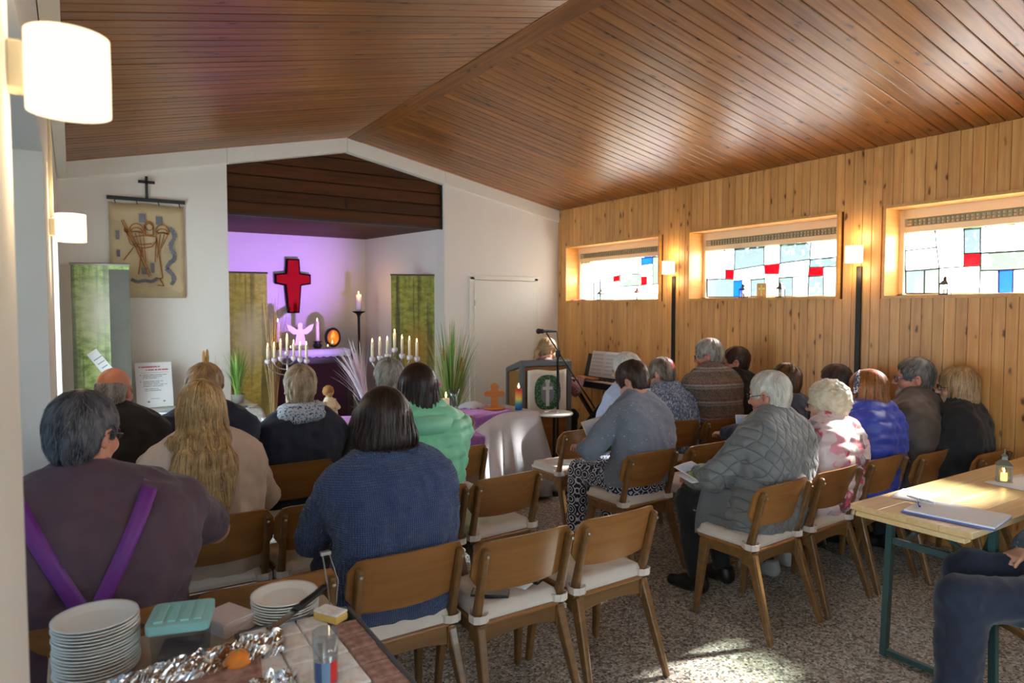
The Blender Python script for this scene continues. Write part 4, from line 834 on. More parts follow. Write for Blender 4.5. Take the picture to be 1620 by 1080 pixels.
rx = Vector((.84, -.54, 0))   # boom runs across the view
obj('boom', MB().tube([Vector((0, 0, 1.24))+rx*.34+Vector((0, 0, -.50)), Vector((0, 0, 1.24))-rx*.105+Vector((0, 0, .19))], .0075), M['black'], mst, True)
mp = Vector((0, 0, 1.445))-rx*.10
mc = obj('microphone', MB().tube([mp-rx*.09, mp-rx*.035, mp-rx*.03, mp+rx*.09], [.018, .022, .014, .009], 14), M['black'], mst, True); obj('wire_mesh_head', MB().lathe([(0, -.026), (.018, -.02), (.025, 0), (.018, .02), (0, .026)], 14), M['iron'], mc, True, loc=mp-rx*.075)
obj('cable', MB().tube([mp+rx*.09, mp+rx*.10+Vector((0, 0, -.1)), (.0, -.02, 1.0), (-.02, -.02, .8), (-.02, -.01, .3), (.02, -.02, .1)], .004, 6), M['black'], mst, True)
rt_ = thing('round_table', 'small round white side table under the microphone stand', 'table', (3.60, 4.90, 0)); obj('tabletop', MB().lathe([(0, .705), (.165, .705), (.172, .715), (.165, .725), (0, .725)], 36), M['white'], rt_, True)
obj('stem', MB().tube([(0, 0, .02), (0, 0, .71)], .014), M['iron'], rt_, True); obj('foot', MB().lathe([(0, 0), (.14, 0), (.14, .012), (.02, .03), (0, .03)], 24), M['iron'], rt_, True)
for i, (dx, dy) in enumerate(((-.06, .03), (.02, -.05), (.07, .02), (-.01, .07))): s_ = thing('white_dish', ['small white dish at the left of the round table', 'small white dish at the front of the round table', 'small white dish at the right of the round table', 'small white dish at the back of the round table'][i], 'dish', (3.60+dx, 4.90+dy, .7255), 0, 'small dishes on the round table'); obj('bowl', MB().lathe([(0, 0), (.015, 0), (.026, .012), (.023, .012), (.013, .004), (0, .004)], 14), M['white'], s_, True)
kb = thing('keyboard', 'electric keyboard on a folding stand against the pine wall', 'keyboard', (4.76, 5.78, 0), math.radians(90))
obj('case', MB().box((0, .02, .845), (1.18, .30, .07)), M['black'], kb, bevel=.008); kw = MB()
for i in range(44): kw.box((-.54+i*.0245, .10, .884), (.0225, .14, .012))
k1 = obj('white_keys', kw, M['white'], kb); k1['kind'] = 'stuff'; kw = MB()
for i in range(43):
    if i % 7 not in (2, 6): kw.box((-.528+i*.0245, .075, .895), (.012, .085, .012))
k2 = obj('black_keys', kw, M['black'], kb); k2['kind'] = 'stuff'
for s in (-1, 1):
    obj('stand_leg', MB().bar((-.42*s, -.06+.12*(s > 0), .80), (.42*s, -.06+.12*(s > 0), .03), .035, .035), M['black'], kb)
obj('stand_foot', MB().box((-.42, 0, .015), (.04, .36, .03)).box((.42, 0, .015), (.04, .36, .03)), M['black'], kb); obj('music_rest', MB().bar((0, -.13, .88), (0, -.20, 1.14), .60, .008, (0, 1, 0)), M['black'], kb)
ms = thing('sheet_music', 'open sheet music standing on the keyboard', 'sheet music', (4.76, 5.78, 0), math.radians(90)); stv = MB()
for s in (-1, 1):
    pg = obj('page', MB().bar((s*.115-.02, -.118, .895), (s*.115-.02, -.186, 1.175), .225, .003, (0, 1, 0)), M['paper'], ms)
    for r_ in range(6):
        for l_ in range(4):
            f = .10+r_*.145+l_*.022; stv.box((s*.115-.02, -.118-.068*f+.0025, .895+.28*f), (.19, .0012, .0016))
obj('staff_lines', stv, gry, ms)
bx = thing('wood_tray', 'flat wooden tray lying on the keyboard', 'tray', (4.62, 5.70, .904), math.radians(84)); obj('tray', MB().box((0, 0, .008), (.34, .09, .016)), ow, bx, bevel=.003)
# ================================================================== WINDOW SILL THINGS
def lantern(loc, k, label, group=None, lit=False, rz=0., fm=None):
    r = thing('lantern', label, 'lantern', loc, rz, group); fm = fm or M['iron']
    obj('base', MB().box((0, 0, .006*k), (.084*k, .084*k, .012*k)), fm, r); fr = MB()
    for sx in (-1, 1):
        for sy in (-1, 1): fr.box((sx*.036*k, sy*.036*k, .06*k), (.007*k, .007*k, .10*k))
    for z in (.106,):
        for a in range(4): c_, s_ = math.cos(a*PI/2), math.sin(a*PI/2); fr.box((c_*.036*k, s_*.036*k, z*k), (.008*k+abs(s_)*.066*k, .008*k+abs(c_)*.066*k, .008*k))
    obj('frame', fr, fm, r); gm = obj('glass_panes', MB().add([(x*.033*k, y*.033*k, z*k) for z in (.014, .102) for x, y in ((-1, -1), (1, -1), (1, 1), (-1, 1))], [(0, 1, 5, 4), (1, 2, 6, 5), (2, 3, 7, 6), (3, 0, 4, 7)]), M['clear'], r)
    obj('roof', MB().lathe([(.062*k, .108*k), (.060*k, .114*k), (.022*k, .145*k), (.018*k, .165*k), (.026*k, .168*k), (.010*k, .182*k), (0, .184*k)], 4), fm, r, rot=(0, 0, PI/4)); obj('ring', MB().tube([(.014*k*math.cos(a), 0, .195*k+.014*k*math.sin(a)) for a in np.linspace(0, 2*PI, 13)], .0025*k, 6), fm, r)
    obj('candle', MB().lathe([(0, .012*k), (.018*k, .012*k), (.018*k, .06*k), (0, .06*k)], 12), M['ember'] if lit else M['wax'], r, True)
    if lit: flame(r, 0, 0, .06*k, .8)
    return r
for y, lb in ((6.13, 'small dark lantern on the sill of the window by the corner, left one'), (5.52, 'small copper-roofed lantern on the sill of the corner window, right one'), (4.12, 'small lantern on the middle window sill, left of the gold cross card'), (3.73, 'small lantern on the middle window sill, right of the gold cross card'), (2.40, 'small dark lantern on the sill of the rightmost window')):
    lantern((XR+.10, y, ZS), .72, lb, 'small lanterns on the window sills')
cc = thing('cross_card', 'brown card with a pale green cross on the middle window sill', 'card', (XR+.11, 3.93, ZS)); cdm = flat('kraft_card', (196, 160, 110), .8)
obj('card', MB().box((0, 0, .065), (.006, .10, .13)), cdm, cc); obj('cross', MB().box((-.004, 0, .07), (.002, .016, .10)).box((-.004, 0, .082), (.002, .066, .016)), flat('pale_green', (206, 226, 150), .6), cc)
rc = MB(); rc.grid(lambda u, v: (XR+.03+.13*u, 6.44+.18*v, ZS+.003+.014*math.sin(u*PI)*(1+.5*math.sin(v*9))), 8, 10); o = obj('red_cloth', rc, flat('red_fabric', (186, 60, 64), .9), None, True); o.modifiers.new('t', 'SOLIDIFY').thickness = .004; tag(o, 'small red cloth on the left end of the corner window sill', 'cloth')
# ================================================================== RIGHT TRESTLE TABLE
pl = wood('table_pine', (218, 182, 128), (238, 208, 160), .22, knots=True, kth=.05, var=.05)
tt = thing('trestle_table', 'pale wooden trestle table with teal steel legs at right', 'table', (4.003, 1.49, 0))
for i in range(4):
    obj('plank', MB().box((0, (i-1.5)*.125, .757), (2.12, .124, .026)), pl, tt, bevel=.002)
obj('end_batten', MB().box((-1.05, 0, .735), (.05, .46, .02)), pl, tt); obj('end_batten', MB().box((1.05, 0, .735), (.05, .46, .02)), pl, tt)
for s in (-1, 1):
    x = s*.78; y0 = .21
    for sy in (-1, 1): obj('leg', MB().bar((x, sy*y0, .742), (x+s*.0, sy*y0*1.10, .0), .034, .028), M['teal_steel'], tt)
    obj('cross_bar', MB().bar((x, -y0, .56), (x, y0, .56), .02, .03), M['teal_steel'], tt); obj('foot_bar', MB().bar((x, -y0*1.1, .02), (x, y0*1.1, .02), .024, .024), M['teal_steel'], tt)
    obj('brace', MB().bar((x, .16, .55), (x-s*.38, .10, .738), .022, .012).bar((x, -.16, .55), (x-s*.38, -.10, .738), .022, .012).bar((x, -.2, .56), (x, .2, .74), .018, .01), M['teal_steel'], tt)
lantern((3.95, 1.53, .771), .80, 'small steel lantern with a lit candle on the trestle table', None, True, .5, flat('lantern_steel', (128, 130, 118), .4, metal=.5))
cb = thing('clipboard', 'white paper pad on a blue board at the near end of the trestle table', 'clipboard', (3.14, 1.39, .771), math.radians(8)); obj('board', MB().box((0, 0, .004), (.26, .34, .006)), flat('blue_board', (96, 110, 190), .5), cb, bevel=.002); obj('sheets', MB().box((.005, -.005, .011), (.25, .33, .008)), M['paper'], cb)
for i, (x, y, rz, m, lb) in enumerate(((3.12, 1.53, .5, flat('pen_blue', (50, 60, 130), .3), 'blue pen lying on the paper pad'), (3.17, 1.55, 1.3, flat('pen_white', (196, 196, 206), .3), 'silver pen crossing the blue pen'))):
    r = thing('pen', lb, 'pen', (x, y, .791), rz, 'pens on the trestle table'); obj('barrel', MB().tube([(-.07, 0, .005), (.05, 0, .005), (.07, 0, .005)], [.0045, .0045, .0015], 8), m, r, True); obj('clip', MB().box((-.05, 0, .0105), (.035, .003, .0015)), M['steel'], r)
def sheet(loc, rz, wd, ln, label, tilt=(0, 0), m='paper', group='loose papers', pic=None):
    r = thing('paper_sheet', label, 'paper', loc, rz, group); mb = MB(); mb.grid(lambda u, v: ((u-.5)*wd, (v-.5)*ln, .002+.006*math.sin(u*PI)*math.sin(v*2.4)), 6, 6); o = obj('sheet', mb, M[m], r, True, fix=False); o.modifiers.new('t', 'SOLIDIFY').thickness = .001
    if pic: mb = MB(); mb.grid(lambda u, v: ((u-.5)*wd*.92, (v-.5)*ln*.92, .0045+.006*math.sin(u*PI)*math.sin(v*2.4)), 6, 6); obj('picture', mb, pic, r, True, fix=False)
    r.rotation_euler = (tilt[0], tilt[1], rz); return r
sheet((3.30, 1.64, .772), .2, .21, .15, 'white sheet at the back edge of the trestle table')
sheet((4.05, 1.44, .772), -.1, .42, .24, 'pale printed sheet on the trestle table beside the lantern')
t = NT('leaflet_photo'); co = t.coord(); x, y, z = t.sep(co); n1 = t.noise(co, 22, 4); f = t.math('ADD', t.math('DIVIDE', y, .16), t.math('MULTIPLY', n1, .5)); t.bsdf(t.ramp(f, [(.0, lin((110, 150, 70))), (.22, lin((140, 176, 96))), (.28, lin((70, 64, 80))), (.36, lin((150, 176, 214))), (.6, lin((176, 200, 232))), (.9, lin((236, 238, 242)))]), .6); M['leaflet'] = t.m
# ================================================================== FOOD TABLE (left front of view)
fd = thing('food_table', 'light table with plates and cake, nearest the camera at left', 'table', (.285, 1.48, 0)); obj('tabletop', MB().box((0, 0, .735), (.72, 1.24, .03)), flat('table_laminate', (196, 176, 150), .4), fd, bevel=.004)
for sx in (-1, 1):
    for sy in (-1, 1): obj('leg', MB().bar((sx*.31, sy*.55, .72), (sx*.32, sy*.56, 0), .04, .04), M['iron'], fd)
zt_ = .751
t = NT('foam_plate'); co = t.coord(); t.bsdf(lin((238, 236, 230)), .45, bump=t.noise(co, 120, 2), bstr=.05); M['foam'] = t.m
pm = MB().lathe([(0, 0), (.068, 0), (.074, .003), (.094, .013), (.101, .0155), (.101, .0185), (.094, .0165), (.073, .006), (.066, .004), (0, .004)], 40).mesh('plate', M['foam'], True); fixn(pm)
def plates(x, y, n, k, grp, lb):
    for i in range(n):
        o = link('plate', pm, None, (x+RNG.uniform(-.002, .002), y+RNG.uniform(-.002, .002), zt_+i*.0078), (0, 0, RNG.random())); o.scale = (k, k, 1)
        tag(o, lb.format(['bottom', '2nd lowest', '3rd lowest', '4th lowest', '5th lowest', '6th lowest', '7th lowest', '8th lowest', '9th lowest', '10th lowest', '11th lowest', '12th lowest', '13th lowest', '14th lowest', '15th lowest', '16th lowest'][i] if i < n-1 else 'topmost'), 'plate', grp)
plates(.030, 1.945, 17, .94, 'white plates in the tall stack', 'white plate in the tall left stack, {} one')
plates(.50, 2.00, 8, .93, 'white plates in the lower stack', 'white plate in the lower stack behind the knife, {} one')
tb = thing('storage_box', 'clear plastic box with a ribbed turquoise lid beside the plates', 'box', (.215, 1.90, zt_), math.radians(-16)); tl = flat('turquoise_lid', (150, 208, 208), .35, var=.04)
def rbox(mb, w_, d_, z0, z1, r, k=1.): 
    o_ = [(cx+r*math.cos(a), cy+r*math.sin(a)) for cx, cy, a0 in ((w_-r, d_-r, 0), (-w_+r, d_-r, PI/2), (-w_+r, -d_+r, PI), (w_-r, -d_+r, 1.5*PI)) for a in [a0+i*PI/10 for i in range(6)]]
    n = len(o_); return mb.add([(x*k, y*k, z0) for x, y in o_]+[(x, y, z1) for x, y in o_], [tuple(range(n))[::-1]]+[(i, (i+1) % n, n+(i+1) % n, n+i) for i in range(n)])
o = obj('tub', rbox(MB(), .066, .066, .0, .105, .015, .9), glass('cloudy_plastic', (.84, .90, .92), 1, .12, .10, 6., .1), tb, True)
mb = MB(); o_ = rbox(mb, .073, .073, .098, .122, .018); n = 24; mb.add([mb.v[24+i] for i in range(24)], [tuple(range(24))]); l_ = obj('lid', mb, tl, tb, bevel=.004)
for i in range(4): obj('lid_rib', MB().box((-.045+i*.03, 0, .1235), (.020, .105, .005)), tl, l_, bevel=.002)
obj('contents', MB().box((0, 0, .022), (.10, .10, .035)), flat('packed_food', (120, 104, 110), .7, nscale=40, var=.4), tb, bevel=.008)
for i in range(7):
    o = obj('napkin', MB().box((.345, 2.02, zt_+.004+i*.006), (.10, .12, .0055)), flat('napkin_paper', (226, 206, 200), .9), None, bevel=.002); o.data.transform(Matrix.Translation((.345, 2.02, 0))@Matrix.Rotation(math.radians(24+RNG.uniform(-2, 2)), 4, 'Z')@Matrix.Translation((-.345, -2.02, 0)))
    tag(o, f'pale pink folded napkin in the stack beside the turquoise lid, {["bottom", "2nd lowest", "3rd lowest", "middle", "3rd from top", "2nd from top", "topmost"][i]} one', 'napkin', 'folded napkins in a stack')
# cake tray
ck = thing('cake_tray', 'dark baking tray with sheet cake at the near edge', 'tray', (.495, 1.57, zt_), math.radians(-1)); tm = flat('worn_tray', (92, 94, 100), .45, metal=.5, nscale=12, var=.3)
W_, L_ = .150, .33
obj('pan', MB().box((0, 0, .004), (2*W_, 2*L_, .008)), tm, ck)
for s in (-1, 1): obj('rim', MB().bar((s*(W_+.004), -L_, .018), (s*(W_+.004), L_, .018), .012, .03), tm, ck, bevel=.004); obj('rim', MB().bar((-W_, s*(L_+.004), .018), (W_, s*(L_+.004), .018), .012, .03), tm, ck, bevel=.004)
t = NT('sugared_cake'); co = t.coord(); v = t.noise(co, 26, 5, .65); t.bsdf(t.ramp(v, [(.24, lin((180, 150, 138))), (.38, lin((224, 210, 204))), (.52, lin((242, 238, 236)))]), .9, bump=v, bstr=.6, bdist=.005); cake_m = t.m
t = NT('cocoa_cake'); co = t.coord(); v = t.noise(co, 40, 4); t.bsdf(t.ramp(v, [(.35, lin((132, 94, 84))), (.65, lin((176, 140, 128)))]), .9, bump=v, bstr=.5, bdist=.004); cake2 = t.m
nx, ny_ = 4, 8
for i in range(nx):
    for j in range(ny_):
        if (i >= 3 and j in (7,)) or (i == 2 and j == 7 and False): continue
        px, py = -W_+(i+.5)*2*W_/nx, -L_+(j+.5)*2*L_/ny_
        pc = MB().box((0, 0, .019), (2*W_/nx-.0035, 2*L_/ny_-.0035, .024+RNG.uniform(-.002, .002)))
        obj('cake_piece', pc, cake2 if (i == 3 or (i == 2 and j < 3)) else cake_m, ck, bevel=.005, loc=(px, py, 0), rot=(0, 0, RNG.uniform(-.03, .03)))
cp = thing('cake_slice', 'loose yellow-edged cake slice at the far corner of the tray', 'cake', (.585, 1.845, zt_+.031), math.radians(30)); obj('sponge', MB().box((0, 0, .012), (.05, .085, .022)), flat('sponge_yellow', (214, 176, 96), .9, bump=.5), cp, bevel=.006); obj('sugar_top', MB().box((0, 0, .026), (.048, .083, .007)), cake_m, cp, bevel=.003)
kf = thing('knife', 'large kitchen knife with a black handle lying on the cake tray', 'knife', (.50, 1.895, zt_+.046), math.radians(30)); obj('handle', MB().tube([(.0, 0, .014), (.03, 0, .020), (.08, 0, .028), (.12, 0, .034)], [.011, .013, .012, .015], 10, flatten=.7), M['black'], kf, True); obj('blade', MB().prism([(.0, -.004), (.0, .024), (-.12, .018), (-.185, -.0)], -.001, .001, lambda a, b, h: (a, b-.01, .012+h+a*.18)), M['steel'], kf)
tg = thing('tongs', 'steel serving tongs standing upright at the far end of the tray', 'tongs', (.62, 1.935, zt_)); 
for s in (-1, 1): obj('arm', MB().bar((s*.004, 0, .0), (s*.016, .0, .10), .010, .002).bar((s*.016, 0, .10), (s*.010-.02, .0, .19), .012, .002), M['steel'], tg)
obj('hinge', MB().box((-.02, 0, .19), (.03, .014, .01)), M['steel'], tg)
# crumpled foil over a second tray
fo = thing('foil_tray', 'cake tray half covered with crumpled aluminium foil, bottom left', 'tray', (.19, 1.60, zt_), math.radians(-10)); obj('pan', MB().box((0, 0, .008), (.34, .42, .016)), tm, fo, bevel=.004); obj('cake', MB().box((0, -.01, .028), (.31, .39, .028)), cake2, fo, bevel=.008)
rs = np.random.RandomState(5)
def foilz(x, y): return .012*math.sin(x*60+3*math.sin(y*38))+.010*math.sin(y*75+2*math.sin(x*50))+.008*math.sin((x+y)*130)+.006*math.sin((x-y)*170+1)
foil_m = flat('aluminium_foil', (214, 214, 216), .16, metal=1., bump=.5)
mb = MB(); mb.grid(lambda u, v: (-.17+.38*u+foilz(u*.4, v*.2)*.4, .03+.13*u+.125*v+.3*foilz(v*.2, u*.4), .040+.55*foilz(u*.4, v*.22)+.022*math.sin(v*PI)), 64, 18); obj('foil', mb, foil_m, fo)
mb = MB(); mb.grid(lambda u, v: (.12+.10*u+foilz(u*.2, v*.2)*.4, -.20+.24*v, .044+.8*foilz(u*.17+.3, v*.26)+.014*math.sin(v*PI)*math.sin(u*PI)), 18, 36); obj('foil', mb, foil_m, fo)
orr = thing('orange_fruit', 'orange fruit peeping out from under the foil', 'fruit', (.315, 1.72, zt_+.012)); obj('peel', MB().lathe([(0, 0), (.02, .004), (.032, .022), (.032, .036), (.02, .054), (0, .058)], 18), flat('orange_peel', (226, 130, 36), .5, bump=.4), orr, True); obj('stem_scar', MB().lathe([(0, .056), (.004, .057), (.003, .061), (0, .061)], 8), gA, orr)
jr = thing('plastic_cup', 'clear plastic cup with a red and blue label at the bottom edge', 'cup', (.475, 1.54, zt_+.032)); obj('cup', MB().lathe([(0, 0), (.026, 0), (.027, .004), (.030, .12), (.028, .12), (.0255, .006), (0, .005)], 28), glass('cup_plastic', (.9, .93, .95), 1, .06, .10, 6., .05), jr, True)
for a0, a1, rgb in ((-2.9, -2.2, (60, 84, 130)), (-2.2, -1.5, (110, 140, 170)), (-1.5, -.75, (204, 48, 46))):
    mb = MB(); mb.grid(lambda u, v: (math.cos(a0+(a1-a0)*u)*(.0275+.0025*v*.5), math.sin(a0+(a1-a0)*u)*(.0275+.0025*v*.5), .006+.05*v), 8, 3); obj('label_band', mb, flat('label_%d' % rgb[0], rgb, .4), jr, True)
# ================================================================== PEOPLE
f4 = np.float32
class Grid:
    def __init__(s, xs, ys, zs): s.ax = [np.asarray(a, f4) for a in (xs, ys, zs)]; s.shape = tuple(len(a) for a in s.ax)
    def field(s, v=.4): return np.full(s.shape, v, f4)
    def sub(s, lo, hi):
        sl = []
        for a, l, h in zip(s.ax, lo, hi):
            i0 = max(0, int(np.searchsorted(a, l))-1); i1 = min(len(a), int(np.searchsorted(a, h))+1); sl.append(slice(i0, max(i1, i0+1)))
        return tuple(sl), s.ax[0][sl[0]][:, None, None], s.ax[1][sl[1]][None, :, None], s.ax[2][sl[2]][None, None, :]
    def put(s, F, sl, d, k, op='u'):
        A = F[sl]
        if op == 'u':
            if k > 0:
                h = np.clip(.5+.5*(A-d)/k, 0, 1); F[sl] = A*(1-h)+d*h-k*h*(1-h)
            else: F[sl] = np.minimum(A, d)
        else:
            d = -d
            if k > 0:
                h = np.clip(.5-.5*(A-d)/k, 0, 1); F[sl] = A*(1-h)+d*h+k*h*(1-h)
            else: F[sl] = np.maximum(A, d)
    def cap(s, F, a, b, ra, rb=None, k=.03, fl=None, cut=False, op='u', m=.09):
        rb = ra if rb is None else rb; a = np.asarray(a, float); b = np.asarray(b, float); r = max(ra, rb)+m
        sl, X, Y, Z = s.sub(np.minimum(a, b)-r, np.maximum(a, b)+r)
        if fl is not None:
            n, f = np.asarray(fl[0], float), fl[1]
            q = (X-a[0])*n[0]+(Y-a[1])*n[1]+(Z-a[2])*n[2]; e = (f-1)*q
            X = X+n[0]*e; Y = Y+n[1]*e; Z = Z+n[2]*e; b = b+n*((b-a)@n)*(f-1)
        ba = b-a; L2 = max(ba@ba, 1e-9)
        px, py, pz = X-a[0], Y-a[1], Z-a[2]
        t = np.clip((px*ba[0]+py*ba[1]+pz*ba[2])/L2, 0, 1)
        d = np.sqrt((px-ba[0]*t)**2+(py-ba[1]*t)**2+(pz-ba[2]*t)**2)-(ra+(rb-ra)*t)
        if cut:
            u = ba/math.sqrt(L2); d = np.maximum(d, (X-b[0])*u[0]+(Y-b[1])*u[1]+(Z-b[2])*u[2])
        s.put(F, sl, d.astype(f4), k, op)
    def ell(s, F, c, r, R=None, k=.03, op='u', m=.09):
        c = np.asarray(c, float); mr = max(r)+m
        sl, X, Y, Z = s.sub(c-mr, c+mr); px, py, pz = X-c[0], Y-c[1], Z-c[2]
        if R is not None:
            px, py, pz = (R[0, 0]*px+R[1, 0]*py+R[2, 0]*pz), (R[0, 1]*px+R[1, 1]*py+R[2, 1]*pz), (R[0, 2]*px+R[1, 2]*py+R[2, 2]*pz)
        k0 = np.sqrt((px/r[0])**2+(py/r[1])**2+(pz/r[2])**2); k1 = np.sqrt((px/r[0]**2)**2+(py/r[1]**2)**2+(pz/r[2]**2)**2)+1e-6
        s.put(F, sl, (k0*(k0-1)/k1).astype(f4), k, op)
    def samp(s, F, p):
        idx = []; w = []
        for a, v in zip(s.ax, p.T):
            v = np.clip(v, a[0], a[-1]-1e-5); i = np.clip(np.searchsorted(a, v, side='right')-1, 0, len(a)-2); idx.append(i); w.append((v-a[i])/(a[i+1]-a[i]))
        i, j, k = idx; u, v, t = w; r = 0
        for di, wi in ((0, 1-u), (1, u)):
            for dj, wj in ((0, 1-v), (1, v)):
                for dk, wk in ((0, 1-t), (1, t)): r = r+F[i+di, j+dj, k+dk]*wi*wj*wk
        return r
    def grad(s, F, p, h=.006):
        g = np.stack([s.samp(F, p+e)-s.samp(F, p-e) for e in np.eye(3)*h], 1); return g/(np.linalg.norm(g, axis=1, keepdims=True)+1e-9)
    def mesh(s, F, level=0.):
        V = F-f4(level); ins = V < 0
        c = ins.astype(np.int8); sm = sum(c[i:V.shape[0]-1+i, j:V.shape[1]-1+j, k:V.shape[2]-1+k] for i in (0, 1) for j in (0, 1) for k in (0, 1))
        I, J, K = np.nonzero((sm > 0) & (sm < 8)); n = len(I)
        if n == 0: return np.zeros((0, 3)), []
        P = np.zeros((n, 3)); cnt = np.zeros(n); x, y, z = s.ax
        cs = [(i, j, k) for i in (0, 1) for j in (0, 1) for k in (0, 1)]
        vals = {q: V[I+q[0], J+q[1], K+q[2]] for q in cs}; pos = {q: np.stack([x[I+q[0]], y[J+q[1]], z[K+q[2]]], 1) for q in cs}
        for q in cs:
            for ax in range(3):
                if q[ax] == 0:
                    r = list(q); r[ax] = 1; r = tuple(r); a, b = vals[q], vals[r]; mk = (a < 0) != (b < 0)
                    t = np.where(mk, a/np.where(mk, a-b, 1), 0)[:, None]; P += np.where(mk[:, None], pos[q]+(pos[r]-pos[q])*t, 0); cnt += mk
        P /= cnt[:, None]
        idm = np.full(sm.shape, -1, np.int32); idm[I, J, K] = np.arange(n); Q = []
        for ax in range(3):
            a0 = [slice(None)]*3; a1 = [slice(None)]*3; a0[ax] = slice(0, -1); a1[ax] = slice(1, None)
            A, B = ins[tuple(a0)], ins[tuple(a1)]; i, j, k = np.nonzero(A != B); fl = A[i, j, k]
            o = [ax, (ax+1) % 3, (ax+2) % 3]; ijk = [i, j, k]
            ok = (ijk[o[1]] > 0) & (ijk[o[2]] > 0) & (ijk[o[1]] < sm.shape[o[1]]) & (ijk[o[2]] < sm.shape[o[2]])
            ijk = [v[ok] for v in ijk]; fl = fl[ok]
            def g(d1, d2):
                q = list(ijk); q[o[1]] = q[o[1]]-d1; q[o[2]] = q[o[2]]-d2; return idm[q[0], q[1], q[2]]
            q = np.stack([g(1, 1), g(0, 1), g(0, 0), g(1, 0)], 1); q[~fl] = q[~fl][:, ::-1]; Q.append(q)
        Q = np.concatenate(Q); Q = Q[(Q >= 0).all(1)]; return P, Q
def npmesh(name, P, Q, mat, smooth=True, shade=None):
    me = bpy.data.meshes.new(name); n = len(Q); P = np.asarray(P, f4); Q = np.asarray(Q, np.int32)
    me.vertices.add(len(P)); me.vertices.foreach_set('co', P.ravel()); k = Q.shape[1]
    me.loops.add(n*k); me.loops.foreach_set('vertex_index', Q.ravel()); me.polygons.add(n)
    me.polygons.foreach_set('loop_start', np.arange(n, dtype=np.int32)*k)
    try: me.polygons.foreach_set('loop_total', np.full(n, k, np.int32))
    except Exception: pass
    if smooth: me.polygons.foreach_set('use_smooth', np.ones(n, bool))
    if shade is not None:
        at = me.attributes.new('shade', 'FLOAT', 'POINT'); at.data.foreach_set('value', np.asarray(shade, f4))
    me.materials.append(mat); me.update(calc_edges=True); return me
def vnorm(P, Q):
    n = np.cross(P[Q[:, 2]]-P[Q[:, 0]], P[Q[:, 3]]-P[Q[:, 1]]); N = np.zeros_like(P)
    for c in range(4): np.add.at(N, Q[:, c], n)
    return N/(np.linalg.norm(N, axis=1, keepdims=True)+1e-9)
_rs = np.random.RandomState(3); KS = _rs.normal(0, 1, (14, 3)); KP = _rs.uniform(0, 6.28, 14)
def wob(p, freq, st=(1, 1, 1)):
    q = p*np.array(st)*freq; r = 0
    for i in range(7):
        r = r+np.sin(q@KS[i]+KP[i]+1.3*np.sin(q@KS[i+7]*.6+KP[i+7]))
    return r/3.
def rotm(yaw, pitch=0, roll=0):
    """yaw + turns left, pitch + looks down, roll + tilts to the right"""
    return np.array(Euler((-math.radians(pitch), math.radians(roll), math.radians(yaw)), 'YXZ').to_matrix()) if False else np.array((Matrix.Rotation(math.radians(yaw), 3, 'Z')@Matrix.Rotation(math.radians(roll), 3, 'Y')@Matrix.Rotation(-math.radians(pitch), 3, 'X')))
def axis(lo, hi, bands, c=.0135, f=.0062):
    out = [lo]; 
    while out[-1] < hi:
        x = out[-1]; out.append(x+(f if any(a <= x <= b for a, b in bands) else c))
    return out
# ---- materials for people
def skin(name, rgb):
    t = NT(name); co = t.coord(); c = lin(rgb)
    col = t.mix(t.noise(co, 14, 4), tuple(x*.86 for x in c), c); col = t.mix(t.math('MULTIPLY', t.ramp(t.noise(co, 22, 2), [(.5, (0, 0, 0)), (.75, (1, 1, 1))]), .35), col, (c[0]*1.0, c[1]*.72, c[2]*.66))
    b = t.bsdf(col, .5, bump=t.noise(co, 220, 2), bstr=.12, bdist=.001)
    b.inputs['Subsurface Weight'].default_value = .12; b.inputs['Subsurface Radius'].default_value = (.012, .004, .002); b.inputs['Subsurface Scale'].default_value = .6
    return t.m
def hairm(name, dark, light, rough=.42):
    t = NT(name); a = t.n('Attribute'); a.attribute_name = 'shade'; co = t.coord()
    f = t.math('ADD', a.outputs['Fac'], t.math('MULTIPLY', t.math('SUBTRACT', t.noise(co, 30, 3), .5), .5))
    t.bsdf(t.ramp(f, [(.05, lin(dark)), (.95, lin(light))]), rough, bump=t.noise(t.mapv(co, (260, 260, 30)), 1., 2), bstr=.2, bdist=.001, spec=.35); return t.m
